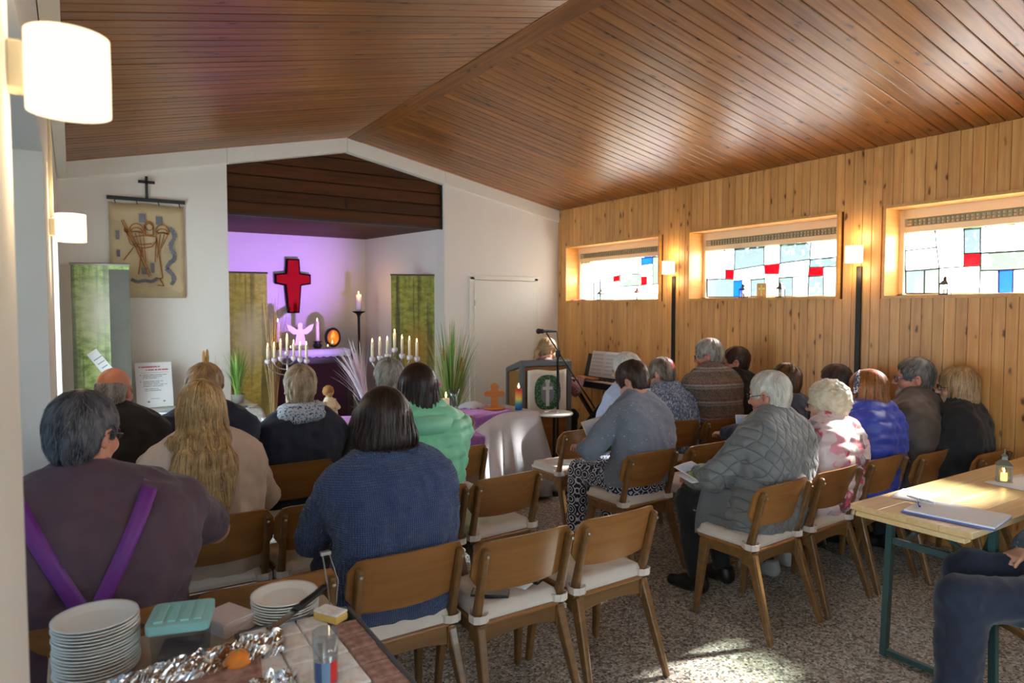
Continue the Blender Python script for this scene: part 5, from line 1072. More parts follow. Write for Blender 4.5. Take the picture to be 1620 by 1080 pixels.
def cloth(name, rgb, kind='plain', rough=.85, rgb2=None, rgb3=None, sheen=.15):
    t = NT(name); co = t.coord(); c = lin(rgb); x, y, z = t.sep(co)
    nz = t.noise(co, 9, 4); col = t.mix(nz, tuple(v*.82 for v in c), tuple(min(1, v*1.12) for v in c))
    fine = t.noise(co, 420, 2); bump, bs, bd = fine, .25, .001
    def sn(e, per): return t.math('SINE', t.math('MULTIPLY', e, 2*PI/per))
    if kind == 'waffle':
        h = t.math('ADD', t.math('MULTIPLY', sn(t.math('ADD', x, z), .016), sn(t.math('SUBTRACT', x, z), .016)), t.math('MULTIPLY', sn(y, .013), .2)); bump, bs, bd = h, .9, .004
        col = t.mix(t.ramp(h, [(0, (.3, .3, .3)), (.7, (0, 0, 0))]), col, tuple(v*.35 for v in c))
    elif kind == 'knit':
        h = t.math('MULTIPLY', sn(x, .008), sn(z, .006)); bump, bs, bd = h, .6, .002
        col = t.mix(t.ramp(t.noise(co, 75, 1), [(.70, (0, 0, 0)), (.74, (.8, .8, .8))]), col, lin(rgb2 or (210, 214, 220)))
    elif kind == 'quilt':
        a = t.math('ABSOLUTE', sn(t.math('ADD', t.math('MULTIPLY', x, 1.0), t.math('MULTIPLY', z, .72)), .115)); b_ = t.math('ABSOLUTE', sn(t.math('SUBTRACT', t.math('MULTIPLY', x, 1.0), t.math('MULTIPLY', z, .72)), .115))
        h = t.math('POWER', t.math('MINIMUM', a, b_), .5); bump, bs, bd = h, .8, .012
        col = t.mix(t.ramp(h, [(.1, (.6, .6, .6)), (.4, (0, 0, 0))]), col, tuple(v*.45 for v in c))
    elif kind == 'stripes':
        zz = t.math('FRACT', t.math('DIVIDE', z, .135)); zz2 = t.math('ADD', zz, t.math('MULTIPLY', t.math('SUBTRACT', t.noise(co, 60, 1), .5), .10))
        col = t.ramp(zz2, [(0, lin((84, 68, 56))), (.34, lin((70, 58, 50))), (.42, lin((128, 112, 100))), (.50, lin((58, 62, 84))), (.58, lin((150, 140, 136))), (.66, lin((72, 58, 50))), (.84, lin((112, 74, 62))), (.92, lin((84, 68, 56)))])
        h = t.math('MULTIPLY', sn(x, .009), sn(z, .007)); bump, bs, bd = h, .5, .002; col = t.mix(t.ramp(t.noise(co, 170, 1), [(.55, (0, 0, 0)), (.62, (.5, .5, .5))]), col, lin((168, 156, 146)))
    elif kind == 'floral':
        v1 = t.vor(co, 17., out='Color'); d = t.noise(co, 13, 3); sx, _, _ = t.sep(v1)
        pal = t.ramp(sx, [(0, lin((222, 206, 210))), (.38, lin((224, 152, 170))), (.55, lin((206, 70, 104))), (.68, lin((150, 150, 160))), (.78, lin((232, 222, 222))), (.92, lin((120, 50, 76)))], 'CONSTANT')
        col = t.mix(t.ramp(d, [(.40, (0, 0, 0)), (.50, (1, 1, 1))]), lin((226, 204, 210)), pal); rough = .6
    elif kind == 'speckle':
        d = t.noise(t.mapv(co, (90, 90, 38)), 1., 3, .7); col = t.ramp(d, [(.36, lin(rgb)), (.52, lin(rgb2)), (.66, lin(rgb3))]); bump, bs, bd = d, .6, .004
    elif kind == 'hex':
        v = t.comb(t.math('MULTIPLY', x, 1.), t.math('MULTIPLY', y, .9), t.math('MULTIPLY', z, 1.)); d = t.vor(v, 15., rand=.12); s_ = t.math('SINE', t.math('MULTIPLY', d, 26.))
        col = t.ramp(s_, [(.45, lin((32, 38, 66))), (.55, lin((214, 216, 224)))], 'LINEAR'); sheen = .05
    elif kind == 'ditsy':
        d = t.noise(co, 95, 2); col = t.mix(t.ramp(d, [(.54, (0, 0, 0)), (.58, (1, 1, 1))]), c, lin(rgb2))
    t.bsdf(col, rough, bump=bump, bstr=bs, bdist=bd, sheen=sheen); return t.m
SK = {'a': skin('skin_fair', (214, 160, 134)), 'b': skin('skin_rosy', (206, 140, 116)), 'c': skin('skin_pale', (222, 176, 152))}
M['eye'] = flat('eye_white', (226, 222, 214), .2); M['lens'] = M['clear']
_shoe = {}
def shoe_mesh(m):
    if m.name in _shoe: return _shoe[m.name]
    g = Grid(np.arange(-.08, .081, .009), np.arange(-.11, .23, .009), np.arange(-.012, .14, .009)); F = g.field()
    g.cap(F, (0, -.04, .045), (0, .06, .045), .044, .042, k=0); g.cap(F, (0, .05, .035), (0, .155, .026), .046, .034, k=.03); g.cap(F, (0, -.03, .05), (0, -.025, .09), .045, .048, k=.02)
    F = np.maximum(F, -(g.ax[2][None, None, :]-.002)); F = np.maximum(F, g.ax[2][None, None, :]-.105)
    P, Q = g.mesh(F); _shoe[m.name] = npmesh('shoe', P, Q, m); return _shoe[m.name]
def person(label, loc, rz, zt=1.33, hx=0., hy=-.07, yaw=0., pitch=4., roll=0., w=1., bulk=1., hunch=.03, group=None, sk='a',
           hair='short', hm=None, top=None, off=.014, nz=0., topstyle='plain', hem=.50, pants=None, pw_=1., shoe=None, wrR=(.10, .24, .64), wrL=(-.10, .24, .64),
           sleeve=1., glasses=None, collar=None, scarf=None, vest=None, fine=.0068, strands=1100, hs=1., feet=(.36, .36), kneez=.52, belly=0., elb=(0, 0), hl=1., handf=.0075, nolegs=False, torso_twist=0., knees=None):
    root = thing('person', label, 'person', loc, math.radians(rz), group)
    A = np.array
    P0 = A((0, -.07, .565)); Hc = A((hx, hy, zt-.123*hs)); Rh = rotm(yaw, pitch, roll)
    N = Hc-A((hx*.12, .030+.02*math.sin(math.radians(pitch)), .118*hs+nz))
    H = lambda p: Hc+Rh@(A(p)*hs)
    sp = lambda f: P0+(N-P0)*f+A((0, -hunch*math.sin(PI*min(max(f, 0), 1)), 0))
    tw = math.radians(torso_twist); rv = A((math.cos(tw), math.sin(tw), 0))
    lev = [(-.10, .097, .104), (.12, .084, .098), (.3, .077, .094), (.5, .083, .096), (.70, .100*w, .092), (.82, .118*w, .076), (.91, .085*w, .062), (1.02, .02, .054)]
    def tor(f):
        fs = [l[0] for l in lev]; a = np.interp(f, fs, [l[1] for l in lev]); r = np.interp(f, fs, [l[2] for l in lev])
        b = bulk if f < .72 else 1+(bulk-1)*max(0, (1-f)/.28)*.9+ (bulk-1)*.15
        return a*b, r*b
    sh = [N+rv*(s*.178*w*(1+(bulk-1)*.35))+A((0, -.012, -.105)) for s in (1, -1)]
    wr = [A(wrR, float), A(wrL, float)]; lu, lf = .285, .255; el = []
    for i, s in enumerate((1, -1)):
        d = wr[i]-sh[i]; D = np.linalg.norm(d)
        if D > (lu+lf)*.98: wr[i] = sh[i]+d/D*(lu+lf)*.98; d = wr[i]-sh[i]; D = np.linalg.norm(d)
        a = (lu*lu-lf*lf+D*D)/(2*D); h = math.sqrt(max(lu*lu-a*a, 0)); u = d/D
        pole = A((s*(.75+elb[i]), -.45, -.55)); pole = pole-u*(pole@u); pole /= np.linalg.norm(pole); el.append(sh[i]+u*a+pole*h)
    hips = [P0+A((s*.092*bulk**.5, .02, -.03)) for s in (1, -1)]
    kn = knees or [A((s*.115*bulk**.6, .37, kneez)) for s in (1, -1)]; kn = [A(k, float) for k in kn]
    an = [A((kn[i][0]*1.0, feet[i], .10)) for i in (0, 1)]
    pts = np.array([*sh, *el, *wr, *kn, *an, P0, Hc]); lo = pts.min(0)-.16*bulk; hi = pts.max(0)+.17*bulk; lo[2] = .03; hi[2] = zt+.03; lo[1] -= .11; lo[0] -= .03; hi[0] += .03
    hb = .125*hs
    hbx = [(Hc[0]-hb, Hc[0]+hb)]; hby = [(Hc[1]-.135, Hc[1]+.135)]; hbz = [(Hc[2]-.17, zt+.03)]
    if handf < .0062:
        for i in (0, 1): hbx.append((wr[i][0]-.09, wr[i][0]+.09)); hby.append((wr[i][1]-.05, wr[i][1]+.17)); hbz.append((wr[i][2]-.09, wr[i][2]+.06))
    g = Grid(axis(lo[0], hi[0], hbx, .0135, fine), axis(lo[1], hi[1], hby, .0135, fine), axis(lo[2], hi[2], hbz, .0135, fine))
    FT = g.field()
    nl = 15
    for q in range(nl):
        f = -.10+1.12*q/(nl-1); a, r = tor(f); c = sp(f); g.cap(FT, c-rv*a, c+rv*a, r, k=.045 if q else 0)
    if belly: g.ell(FT, sp(.25)+A((0, .07, 0)), (.15*bulk, .11+belly, .16), k=.08)
    for s in (0, 1): g.cap(FT, N+A((0, -.01, -.03)), sh[s], .052, .056*w, k=.05)
    FA = g.field(); FS = g.field(); b5 = bulk**.5
    for i in (0, 1):
        ws = el[i]+(wr[i]-el[i])*min(sleeve, 1.) if sleeve > .5 else None
        g.cap(FA, sh[i], el[i], .054*b5, .043*b5, k=.02); g.cap(FA, el[i], wr[i], .042*b5, .027*b5, k=.02)
        if sleeve > .5:
            g.cap(FS, sh[i], el[i], .060*b5, .048*b5, k=.02); g.cap(FS, el[i], ws, .047*b5, (.036+.008*(1-sleeve))*b5, k=.02, cut=True)
        else:
            e2 = sh[i]+(el[i]-sh[i])*min(1, sleeve*2); g.cap(FS, sh[i], e2, .062*b5, .056*b5, k=.02, cut=True)
    FL = g.field(); gp = Grid(np.arange(lo[0], hi[0]+.02, .0155), np.arange(P0[1]-.26*bulk, hi[1]+.02, .0155), np.arange(.03, P0[2]+.22, .0155)); FP = gp.field()
    for i in (0, 1):
        g.cap(FL, hips[i], kn[i], .082*b5, .055*b5, k=.03); g.cap(FL, kn[i], an[i], .053*b5, .036, k=.02)
        gp.cap(FP, hips[i], kn[i], .094*b5*pw_**.5, .068*b5*pw_**.5, k=.03); gp.cap(FP, kn[i], an[i]+A((0, 0, -.02)), .066*b5*pw_, .058*pw_, k=.03, cut=True)
        g.cap(FL, an[i]+A((0, -.02, -.05)), an[i]+A((0, .13, -.065)), .033, .022, k=.02)
    for f in (-.10, -.02, .06, .13):
        a, r = tor(f); c = sp(f); gp.cap(FP, c-rv*a, c+rv*a, r+.006, k=.03)
    gp.ell(FP, P0+A((0, .02, -.02)), (.20*bulk, .14*bulk, .115), k=.05)
    # head
    FH = g.field(); k = .02*hs
    def E(c, r, kk=k, op='u', R=None): g.ell(FH, H(c), [x*hs for x in r], Rh if R is None else Rh@R, kk, op)
    def Cc(a, b, ra, rb=None, kk=k, op='u'): g.cap(FH, H(a), H(b), ra*hs, None if rb is None else rb*hs, kk, op=op)
    E((0, -.012, .035), (.076, .096, .088), 0); E((0, .026, -.03), (.062, .066, .086), .03)
    for s in (1, -1): Cc((s*.05, .0, -.06), (s*.018, .07, -.098), .021, .019, .025)
    Cc((-.012, .074, -.102), (.012, .074, -.102), .017); Cc((-.036, .08, .024), (.036, .08, .024), .012, kk=.018)
    for s in (1, -1): E((s*.04, .062, -.03), (.026, .026, .024)); E((s*.033, .099, .004), (.017, .012, .010), .01, 'd')
    Cc((0, .09, .008), (0, .112, -.032), .008, .013, .012)
    for s in (1, -1): Cc((s*.011, .1, -.036), (s*.011, .1, -.036), .008, kk=.008)
    Cc((-.02, .086, -.064), (.02, .086, -.064), .0075, kk=.008); Cc((-.017, .084, -.077), (.017, .084, -.077), .0085, kk=.008); Cc((-.022, .095, -.0705), (.022, .095, -.0705), .0035, kk=.004, op='d')
    for s in (1, -1):
        E((s*.079, -.012, -.006), (.009, .021, .034), .008, R=rotm(s*-22, 10)); E((s*.084, -.006, -.004), (.006, .010, .019), .006, 'd')
    g.cap(FH, N+A((0, .0, -.03)), H((0, -.022, -.06)), .060, .054, k=.03)
    FD = g.field()
    for i, s in enumerate((1, -1)):
        d = wr[i]-el[i]; d[2] *= .55; d[1] += .06; d /= np.linalg.norm(d); up = A((0, 0, 1.)); lat = np.cross(d, up); lat /= np.linalg.norm(lat); n = np.cross(lat, d)*-1
        W0 = wr[i]
        for j, (o, fl_) in enumerate(((-.030, .058), (-.010, .074), (.011, .078), (.031, .070))):
            kk_ = W0+d*.085+lat*o*1.0; g.cap(FD, W0+d*.005+lat*o*.5, kk_, .0145, .0105, k=.012)
            c1, c2 = math.radians(24), math.radians(62); m1 = kk_+(d*math.cos(c1)+n*math.sin(c1))*fl_*.52; t1 = m1+(d*math.cos(c2)+n*math.sin(c2))*fl_*.5
            g.cap(FD, kk_, m1, .0088, .008, k=.003); g.cap(FD, m1, t1, .008, .0066, k=.003)
        ts = s*-1; b0 = W0+d*.022+lat*.026*(1 if (lat[0]*s < 0) else -1); tl = lat*(1 if (lat[0]*s < 0) else -1)
        b1 = b0+(d*.7+tl*.6+n*.2)*.045; g.cap(FD, b0, b1, .0125, .010, k=.008); g.cap(FD, b1, b1+(d*.9+tl*.05+n*.35)*.032, .0095, .0075, k=.004)
        g.cap(FD, el[i]+(wr[i]-el[i])*.8, W0+d*.02, .028, .022, k=.012)
    B = np.minimum(FH, FD); g_ = .012
    B = np.minimum(B, FT+g_); B = np.minimum(B, FA+(0 if sleeve < 1 else .006)); B = np.minimum(B, FL+.004)
    P, Q = g.mesh(B); body = link('body', npmesh('body', P, Q, SK[sk]), root)
    for s in (1, -1):
        eb = MB().lathe([(0, -.0095), (.007, -.0065), (.0095, 0), (.007, .0065), (0, .0095)], 10); eb.v = [tuple(H((v[0]+s*.033, v[1]+.0845, v[2]+.003))) for v in eb.v]; obj('eye', eb, M['eye'], root, True, fix=False)
    # clothes: a coarser shared grid
    def coat(nm, F, lv, m, disp=None, wr_=.0055, fr=16., g=g):
        P, Q = g.mesh(F, lv)
        if len(P) == 0: return None
        n = vnorm(P, Q); a = wob(P, fr, (1, 1, .55))*wr_+np.abs(wob(P, fr*1.7, (.8, 1, 1.3)))*-wr_*1.3+wob(P, fr*3.1, (1, 1, .6))*wr_*.35
        if disp is not None: a = a+disp(P)
        return link(nm, npmesh(nm, P+n*a[:, None], Q, m), root)
    Zc = g.ax[2][None, None, :]
    puff = lambda p: .013*(np.abs(np.sin(PI*(p[:, 2]+.012*np.sin(p[:, 0]*9))/.068))**.6-.6)
    dsp = puff if topstyle == 'puffer' else None
    if top:
        if vest:
            F = np.maximum(FT-off, f4(hem)-Zc); coat('vest', F, .010, vest, puff); F = np.maximum(np.minimum(FS, FT), f4(hem)-Zc); coat('shirt', F, .003, top)
        else:
            F = FT.copy(); h_ = np.clip(.5+.5*(F-FS)/.022, 0, 1); F = F*(1-h_)+FS*h_-.022*h_*(1-h_); F = np.maximum(F-off, f4(hem)-Zc); coat('jacket' if off > .02 else 'sweater', F, 0, top, dsp)
    if pants and not nolegs: coat('trousers', FP, .0, pants, g=gp)
    if shoe:
        for i in (0, 1): link('shoe', shoe_mesh(shoe), root, (an[i][0], an[i][1]-.0, 0), (0, 0, math.radians(-8 if i == 0 else 8)))
    ndir = H((0, -.022, -.06))-N; ndir /= np.linalg.norm(ndir); q = Vector(ndir).to_track_quat('Z', 'Y').to_matrix()
    def ring(nm, prof, m, wobble=0., sx=1.06, sy=1.1, dz=0., n=28):
        mb = MB().lathe(prof+[prof[0]], n, sx=sx, sy=sy, caps=False); P = np.array(mb.v)
        if wobble: P = P*(1+wobble*wob(P, 55)[:, None]); dz = .045
        mb.v = [tuple(Vector(N)+q@Vector(p)+Vector((0, -.002, dz))) for p in P]; return obj(nm, mb, m, root, True)
    if collar:
        m, kind = collar
        if kind == 'fold': ring('collar', [(.066, -.030), (.080, -.04), (.087, -.020), (.078, .010), (.070, .024), (.062, .022), (.058, -.01)], m)
        if kind == 'stand': ring('collar', [(.070, -.05), (.088, -.06), (.086, .0), (.078, .030), (.068, .032), (.062, -.01)], m)
        if kind == 'hood':
            mb = MB(); c0 = sp(.93)
            mb.tube([tuple(c0+A((math.sin(a)*.135, -.02-math.cos(a)*.115, .045-.05*math.cos(a)-.02*abs(math.sin(a))))) for a in np.linspace(-1.9, 1.9, 19)], [.03+.022*math.cos(a*.7) for a in np.linspace(-1.9, 1.9, 19)], 14, flatten=1.); obj('hood', mb, m, root, True)
        if kind == 'crew': ring('collar', [(.060, -.022), (.076, -.035), (.080, -.018), (.068, .006), (.060, .002)], m)
    if scarf: ring('scarf', [(.062, -.05), (.118, -.085), (.132, -.04), (.106, .018), (.074, .034), (.060, .0)], scarf, .05, sx=1.32, sy=1.12)
    if glasses:
        mb = MB(); ln = MB()
        for s in (1, -1):
            pr = [H((s*.034+math.cos(a)*.023, .108-.012*(math.cos(a)*s > .5), -.002+math.sin(a)*.018)) for a in np.linspace(0, 2*PI, 15)]; mb.tube(pr, .0018*hs, 5)
            ln.add(pr[:-1], [tuple(range(14))]); mb.tube([H((s*.057, .100, .002)), H((s*.076, .06, .004)), H((s*.083, -.01, .008)), H((s*.080, -.03, -.004))], .0018*hs, 5)
        mb.tube([H((-.011, .110, .004)), H((.011, .110, .004))], .0016, 5); fr = obj('glasses', mb, glasses, root, True); obj('lens', ln, M['lens'], fr, fix=False)
    # hair, built in head space
    if hair:
        hz0 = -.14; hy0 = -.16
        if hair in ('bob', 'bobl', 'chin'): hz0 = -.20*hl-.03
        if hair == 'long': hz0 = -.52; hy0 = -.22
        if hair == 'pony': hz0 = -.3; hy0 = -.2
        hg = Grid(np.arange(-.145, .146, .0072), np.arange(hy0, .16, .0072), np.arange(hz0, .19, .0072)); F = hg.field()
        X, Y, Z = hg.ax[0][:, None, None], hg.ax[1][None, :, None], hg.ax[2][None, None, :]
        th = {'short': .013, 'crop': .008, 'bald': .007, 'curly': .030, 'wavy': .020, 'bob': .024, 'bobl': .022, 'chin': .022, 'long': .024, 'pony': .012}[hair]
        hg.ell(F, (0, -.014, .036), (.076+th, .098+th, .089+th), k=0)
        if hair in ('short', 'crop', 'bald', 'curly', 'wavy', 'pony'):
            hg.ell(F, (0, -.036, -.022), (.066+th*.45, .070+th*.45, .078+th*.4), k=.03)
            zc = np.interp(hg.ax[1], [-.10, -.06, .0, .03], [-.088, -.082, -.035, -.012])[None, :, None]
            if hair in ('curly',): zc = zc-.012
            F = np.maximum(F, (zc-Z).astype(f4)); fr_ = .078
            if hair != 'curly':
                for s in (1, -1): hg.ell(F, (s*.084, -.004, -.02), (.026, .030, .046), k=.01, op='d')
        elif hair in ('bob', 'bobl', 'chin'):
            lo_ = -.115*hl
            for z_, rx, ry, yc in ((.03, .098, .102, -.014), (-.03, .106, .10, -.022), (-.07*hl, .110, .094, -.030), (lo_*.85, .106, .084, -.034)):
                hg.ell(F, (0, yc, z_), (rx*(1.08 if hair == 'bob' else 1), ry, .06), k=.03)
            F = F+.004*np.sin(np.arctan2(X, Y+.03)*26+2*np.sin(Z*24))*np.clip((.09-Z)/.1, 0, 1)
            F = np.maximum(F, (lo_-.012-Z+.002*np.sin(X*160)).astype(f4)); hg.ell(F, (0, .03, -.12), (.058, .12, .10), k=.02, op='d')
        elif hair == 'long':
            bk = lambda z_: -.045-.115*min(1, max(0, -z_-.04)/.17)-.10*max(0, -z_-.2)
            for z_, a_ in ((.0, .058), (-.06, .072), (-.12, .085), (-.19, .095), (-.26, .10), (-.33, .095), (-.39, .075), (-.43, .05)):
                hg.cap(F, (-a_-.012*math.sin(z_*40), bk(z_)-.01, z_), (a_, bk(z_), z_), .040 if z_ > -.3 else .032, k=.04)
            F = F+.0045*np.sin(X*80+3*np.sin(Z*14))*np.clip((-Z)/.1, 0, 1)+.0015*np.sin(X*190+Z*20)
            F = np.maximum(F, (-.44-Z+.03*np.sin(X*60)+.02*np.sin(X*23+1)).astype(f4))
        if hair == 'pony':
            hg.cap(F, (0, -.10, .0), (.0, -.13, -.08), .028, .026, k=.02); hg.cap(F, (0, -.13, -.08), (0, -.115, -.24), .026, .010, k=.02)
        fy_ = .088 if hair not in ('bob', 'long', 'chin') else .098
        hg.ell(F, (0, fy_+.012, -.045), (.066, .082, .118), k=.012, op='d')
        if hair == 'bald': F = np.maximum(F, (Z-.030-.25*np.clip(-Y-.02, 0, .06)).astype(f4)); F = np.maximum(F, (Y-.035).astype(f4))
        if hair == 'curly':
            F = F+.009*(np.sin(X*105+2*np.sin(Z*60))*np.sin(Y*98+1.5*np.sin(X*70))*np.sin(Z*110))
        if hair in ('short', 'wavy', 'pony'): F = F+.0035*np.sin(np.arctan2(X, Y+.03)*13+Z*45+2*np.sin(Z*30+X*50))*np.sin(Z*55+Y*35)
        F = F.astype(f4); P, Q = hg.mesh(F); rs = np.random.RandomState(abs(hash(label)) % 9999 if False else sum(map(ord, label)) % 9999)
        nS = strands; idx = rs.randint(0, len(P), nS); p = P[idx]; path = [p]; ln_ = {'short': .035, 'crop': .016, 'bald': .014, 'curly': .03, 'wavy': .045, 'bob': .13, 'bobl': .12, 'chin': .12, 'long': .15, 'pony': .07}[hair]
        L = ln_*rs.uniform(.6, 1.2, nS); ns = 5; cr = A((0.012, -.045, .14)); nrm0 = hg.grad(F, p); jit = rs.normal(0, .14 if hair in ('short', 'wavy', 'crop') else .07, (nS, 3))
        for q_ in range(ns):
            n = hg.grad(F, p); d = p-cr; d /= np.linalg.norm(d, axis=1, keepdims=True)+1e-6
            if hair in ('bob', 'bobl', 'long', 'chin'): d = d*.4+A((0, 0, -1.))
            if hair == 'pony': d = A((0, -.12, .0))-p; d /= np.linalg.norm(d, axis=1, keepdims=True)
            if hair == 'curly': d = d+rs.normal(0, .9, d.shape)
            d = d+jit; d = d-n*(d*n).sum(1, keepdims=True); d /= np.linalg.norm(d, axis=1, keepdims=True)+1e-6
            p = p+d*(L/ns)[:, None]; v = hg.samp(F, p)[:, None]; p = p-n*(np.where(np.abs(v) < .05, v, 0)-.0008-.0022*(q_ >= ns-2))
            path.append(p)
        wd = (.0042 if hair in ('long', 'bob', 'bobl', 'chin') else .0024)*rs.uniform(.5, 1.2, nS); SV, SQ, SH = [], [], []; base = len(P)
        sv = np.clip(rs.normal(.5, .2, nS), 0, 1); 
        for q_ in range(ns+1):
            d = path[min(q_+1, ns)]-path[max(q_-1, 0)]; sd_ = np.cross(d, nrm0); sd_ /= np.linalg.norm(sd_, axis=1, keepdims=True)+1e-9; w_ = (wd*(1-.75*(q_/ns)**2))[:, None]*.5
            SV += [path[q_]-sd_*w_, path[q_]+sd_*w_]; SH += [sv, sv]
        for q_ in range(ns):
            b = base+q_*2*nS; i = np.arange(nS); SQ.append(np.stack([b+i, b+nS+i, b+3*nS+i, b+2*nS+i], 1))
        P_ = np.concatenate([P]+SV); Q_ = np.concatenate([Q]+SQ); shd = np.concatenate([np.clip(.32+.25*wob(P, 60, (1, 1, .3)), 0, 1)]+SH)
        link('hair', npmesh('hair', Hc+(P_*hs)@Rh.T, Q_, hm, True, shd), root)
    info = dict(root=root, g=g, FT=FT, FS=FS, sp=sp, N=N, H=H, wr=wr, el=el, sh=sh, off=off, P0=P0)
    return info
def back_y(I, x, z, lv):
    """y of the garment's back surface at (x, z)"""
    ys = np.linspace(I['g'].ax[1][0], .1, 260); F = np.minimum(I['FT'], I['FS']); v = I['g'].samp(F, np.stack([np.full_like(ys, x), ys, np.full_like(ys, z)], 1)); k = np.nonzero(v < lv)[0]
    return ys[k[0]] if len(k) else None
def strap(I, pts, width, m, nm='suspender', lv=None, lift=.006):
    lv = I['off'] if lv is None else lv; mb = MB(); rows = []
    for i, (x, z) in enumerate(pts):
        a = pts[max(i-1, 0)]; b = pts[min(i+1, len(pts)-1)]; t_ = np.array([b[0]-a[0], b[1]-a[1]]); t_ /= np.linalg.norm(t_); n_ = np.array([-t_[1], t_[0]])*width/2
        r = []
        for s in (-1, -.33, .33, 1):
            q = (x+n_[0]*s, z+n_[1]*s); y = back_y(I, q[0], q[1], lv)
            if y is None: r = None; break
            r.append((q[0], y-lift, q[1]))
        if r: rows.append(r)
    vs = [p for r in rows for p in r]; fs = [(i*4+j, i*4+j+1, i*4+j+5, i*4+j+4) for i in range(len(rows)-1) for j in range(3)]
    mb.add(vs, fs); o = obj(nm, mb, m, I['root'], True); s_ = o.modifiers.new('thick', 'SOLIDIFY'); s_.thickness = .003; return o
# ================================================================== WHO SITS WHERE
H_grey = hairm('hair_iron_grey', (52, 50, 50), (150, 146, 142)); H_dark = hairm('hair_near_black', (16, 12, 12), (66, 50, 46), .34); H_white = hairm('hair_white', (176, 170, 160), (242, 238, 230)); H_blond = hairm('hair_long_blond', (112, 78, 42), (226, 190, 134))
H_sand = hairm('hair_sandy', (112, 84, 56), (206, 176, 134)); H_silver = hairm('hair_silver', (96, 92, 88), (206, 200, 192)); H_ash = hairm('hair_ash_blond', (120, 98, 76), (220, 200, 172)); H_brown = hairm('hair_brown', (50, 32, 20), (128, 84, 50)); H_chest = hairm('hair_chestnut', (58, 32, 16), (176, 116, 62)); H_cream = hairm('hair_cream_white', (206, 190, 160), (248, 240, 222)); H_dkb = hairm('hair_dark_brown', (34, 22, 18), (92, 66, 56))
dark_p = cloth('dark_trousers', (26, 26, 32)); jeans = cloth('navy_jeans', (24, 31, 52)); beige_p = cloth('beige_skirt', (150, 130, 108)); navy = cloth('navy_wool', (28, 34, 56)); blackc = cloth('black_cloth', (22, 22, 26)); black_sh = flat('black_leather', (24, 22, 22), .4); tan_sh = flat('grey_sneaker', (176, 172, 170), .6); navy_sh = flat('navy_leather', (30, 40, 66), .5)
gl_dark = flat('dark_frames', (30, 26, 26), .3); gl_blue = flat('blue_frames', (60, 84, 130), .3); gl_gold = flat('gold_frames', (190, 150, 96), .3, metal=.6)
CH = 'wooden chairs in rows'
def seat(x, yt, rz, chair_label, label, dy=0., dx=0., **kw):
    ox, oy = chair(x, yt, rz, chair_label)
    a = math.radians(rz); sh_ = .052+.10*(kw.get('bulk', 1)-1)+.8*(kw.get('off', .014)-.014)+dy; ox -= math.sin(a)*sh_; oy += math.cos(a)*sh_
    return person(label, (ox+dx, oy, 0), rz, group='people seated in the rows', **kw)
# ---- third row (nearest the camera), left block
I = seat(.02, 2.22, 0, 'chair under the large man in purple braces', 'large man with dark grey hair, aubergine shirt and purple braces', dy=-.03, zt=1.385, hx=-.0, hy=-.03, yaw=-36, pitch=8, w=1.20, bulk=1.42, hunch=.05, nz=.015, hair='short', hm=hairm('hair_dark_slate', (26, 25, 30), (118, 118, 128)), top=cloth('aubergine_shirt', (84, 62, 74)), off=.014, hem=.46, sleeve=.42, pants=dark_p, shoe=black_sh, glasses=gl_dark, collar=(cloth('aubergine_collar', (96, 78, 100)), 'fold'), sk='b', hs=1.04, wrR=(.22, .30, .82), wrL=(-.22, .30, .82), elb=(1.3, 1.3), handf=.006, strands=2200)
br = cloth('purple_braces', (104, 30, 128), rough=.5)
strap(I, [(.215-.0142*i, 1.21-.03*i) for i in range(3, 21)], .044, br); strap(I, [(-.215+.0142*i, 1.21-.03*i) for i in range(3, 21)], .044, br)
chair(.52, 2.23, -2, 'empty orange-brown chair behind the lower plate stack')
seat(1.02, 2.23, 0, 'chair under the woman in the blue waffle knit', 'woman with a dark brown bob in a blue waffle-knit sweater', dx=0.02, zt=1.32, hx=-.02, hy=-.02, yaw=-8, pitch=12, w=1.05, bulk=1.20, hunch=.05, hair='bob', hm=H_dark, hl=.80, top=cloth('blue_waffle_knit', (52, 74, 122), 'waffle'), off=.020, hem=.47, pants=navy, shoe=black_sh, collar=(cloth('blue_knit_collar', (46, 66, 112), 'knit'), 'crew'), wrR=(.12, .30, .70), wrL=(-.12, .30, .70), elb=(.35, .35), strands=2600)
A1 = chair(1.49, 2.16, 0, 'empty chair with a dark phone on its cushion, front of the aisle'); B1 = chair(1.98, 2.17, 1.5, 'empty chair beside the aisle, right of the one with the phone')
# ---- second row, left block
seat(.50, 3.06, -2, 'chair under the woman with long blond hair', 'woman with long wavy blond hair in a beige jacket', zt=1.31, hx=-.03, hy=-.03, yaw=-6, pitch=4, w=.98, bulk=1.08, hair='long', hm=H_blond, top=cloth('beige_jacket', (206, 182, 162), rough=.8), off=.024, hem=.46, pants=beige_p, shoe=black_sh, strands=2600, wrR=(.13, .28, .66), elb=(.3, .1))
chair(.97, 3.04, 2, 'empty chair between the blonde woman and the green jacket')
seat(1.46, 2.98, 0, 'chair under the woman in the mint green jacket', 'woman with a straight dark bob in a mint green puffer jacket', zt=1.345, hx=.06, hy=-.02, yaw=-14, pitch=4, w=1.02, bulk=1.14, hair='bobl', hm=H_dark, hl=.95, top=cloth('mint_puffer', (128, 208, 168), rough=.42), off=.040, hem=.45, topstyle='puffer', pants=dark_p, shoe=black_sh, collar=(cloth('mint_hood', (136, 212, 176), rough=.45), 'hood'), strands=2400, wrR=(.20, .26, .60), elb=(.4, .3))
C1 = chair(1.94, 3.0, 4, 'empty chair beside the aisle in the second row')
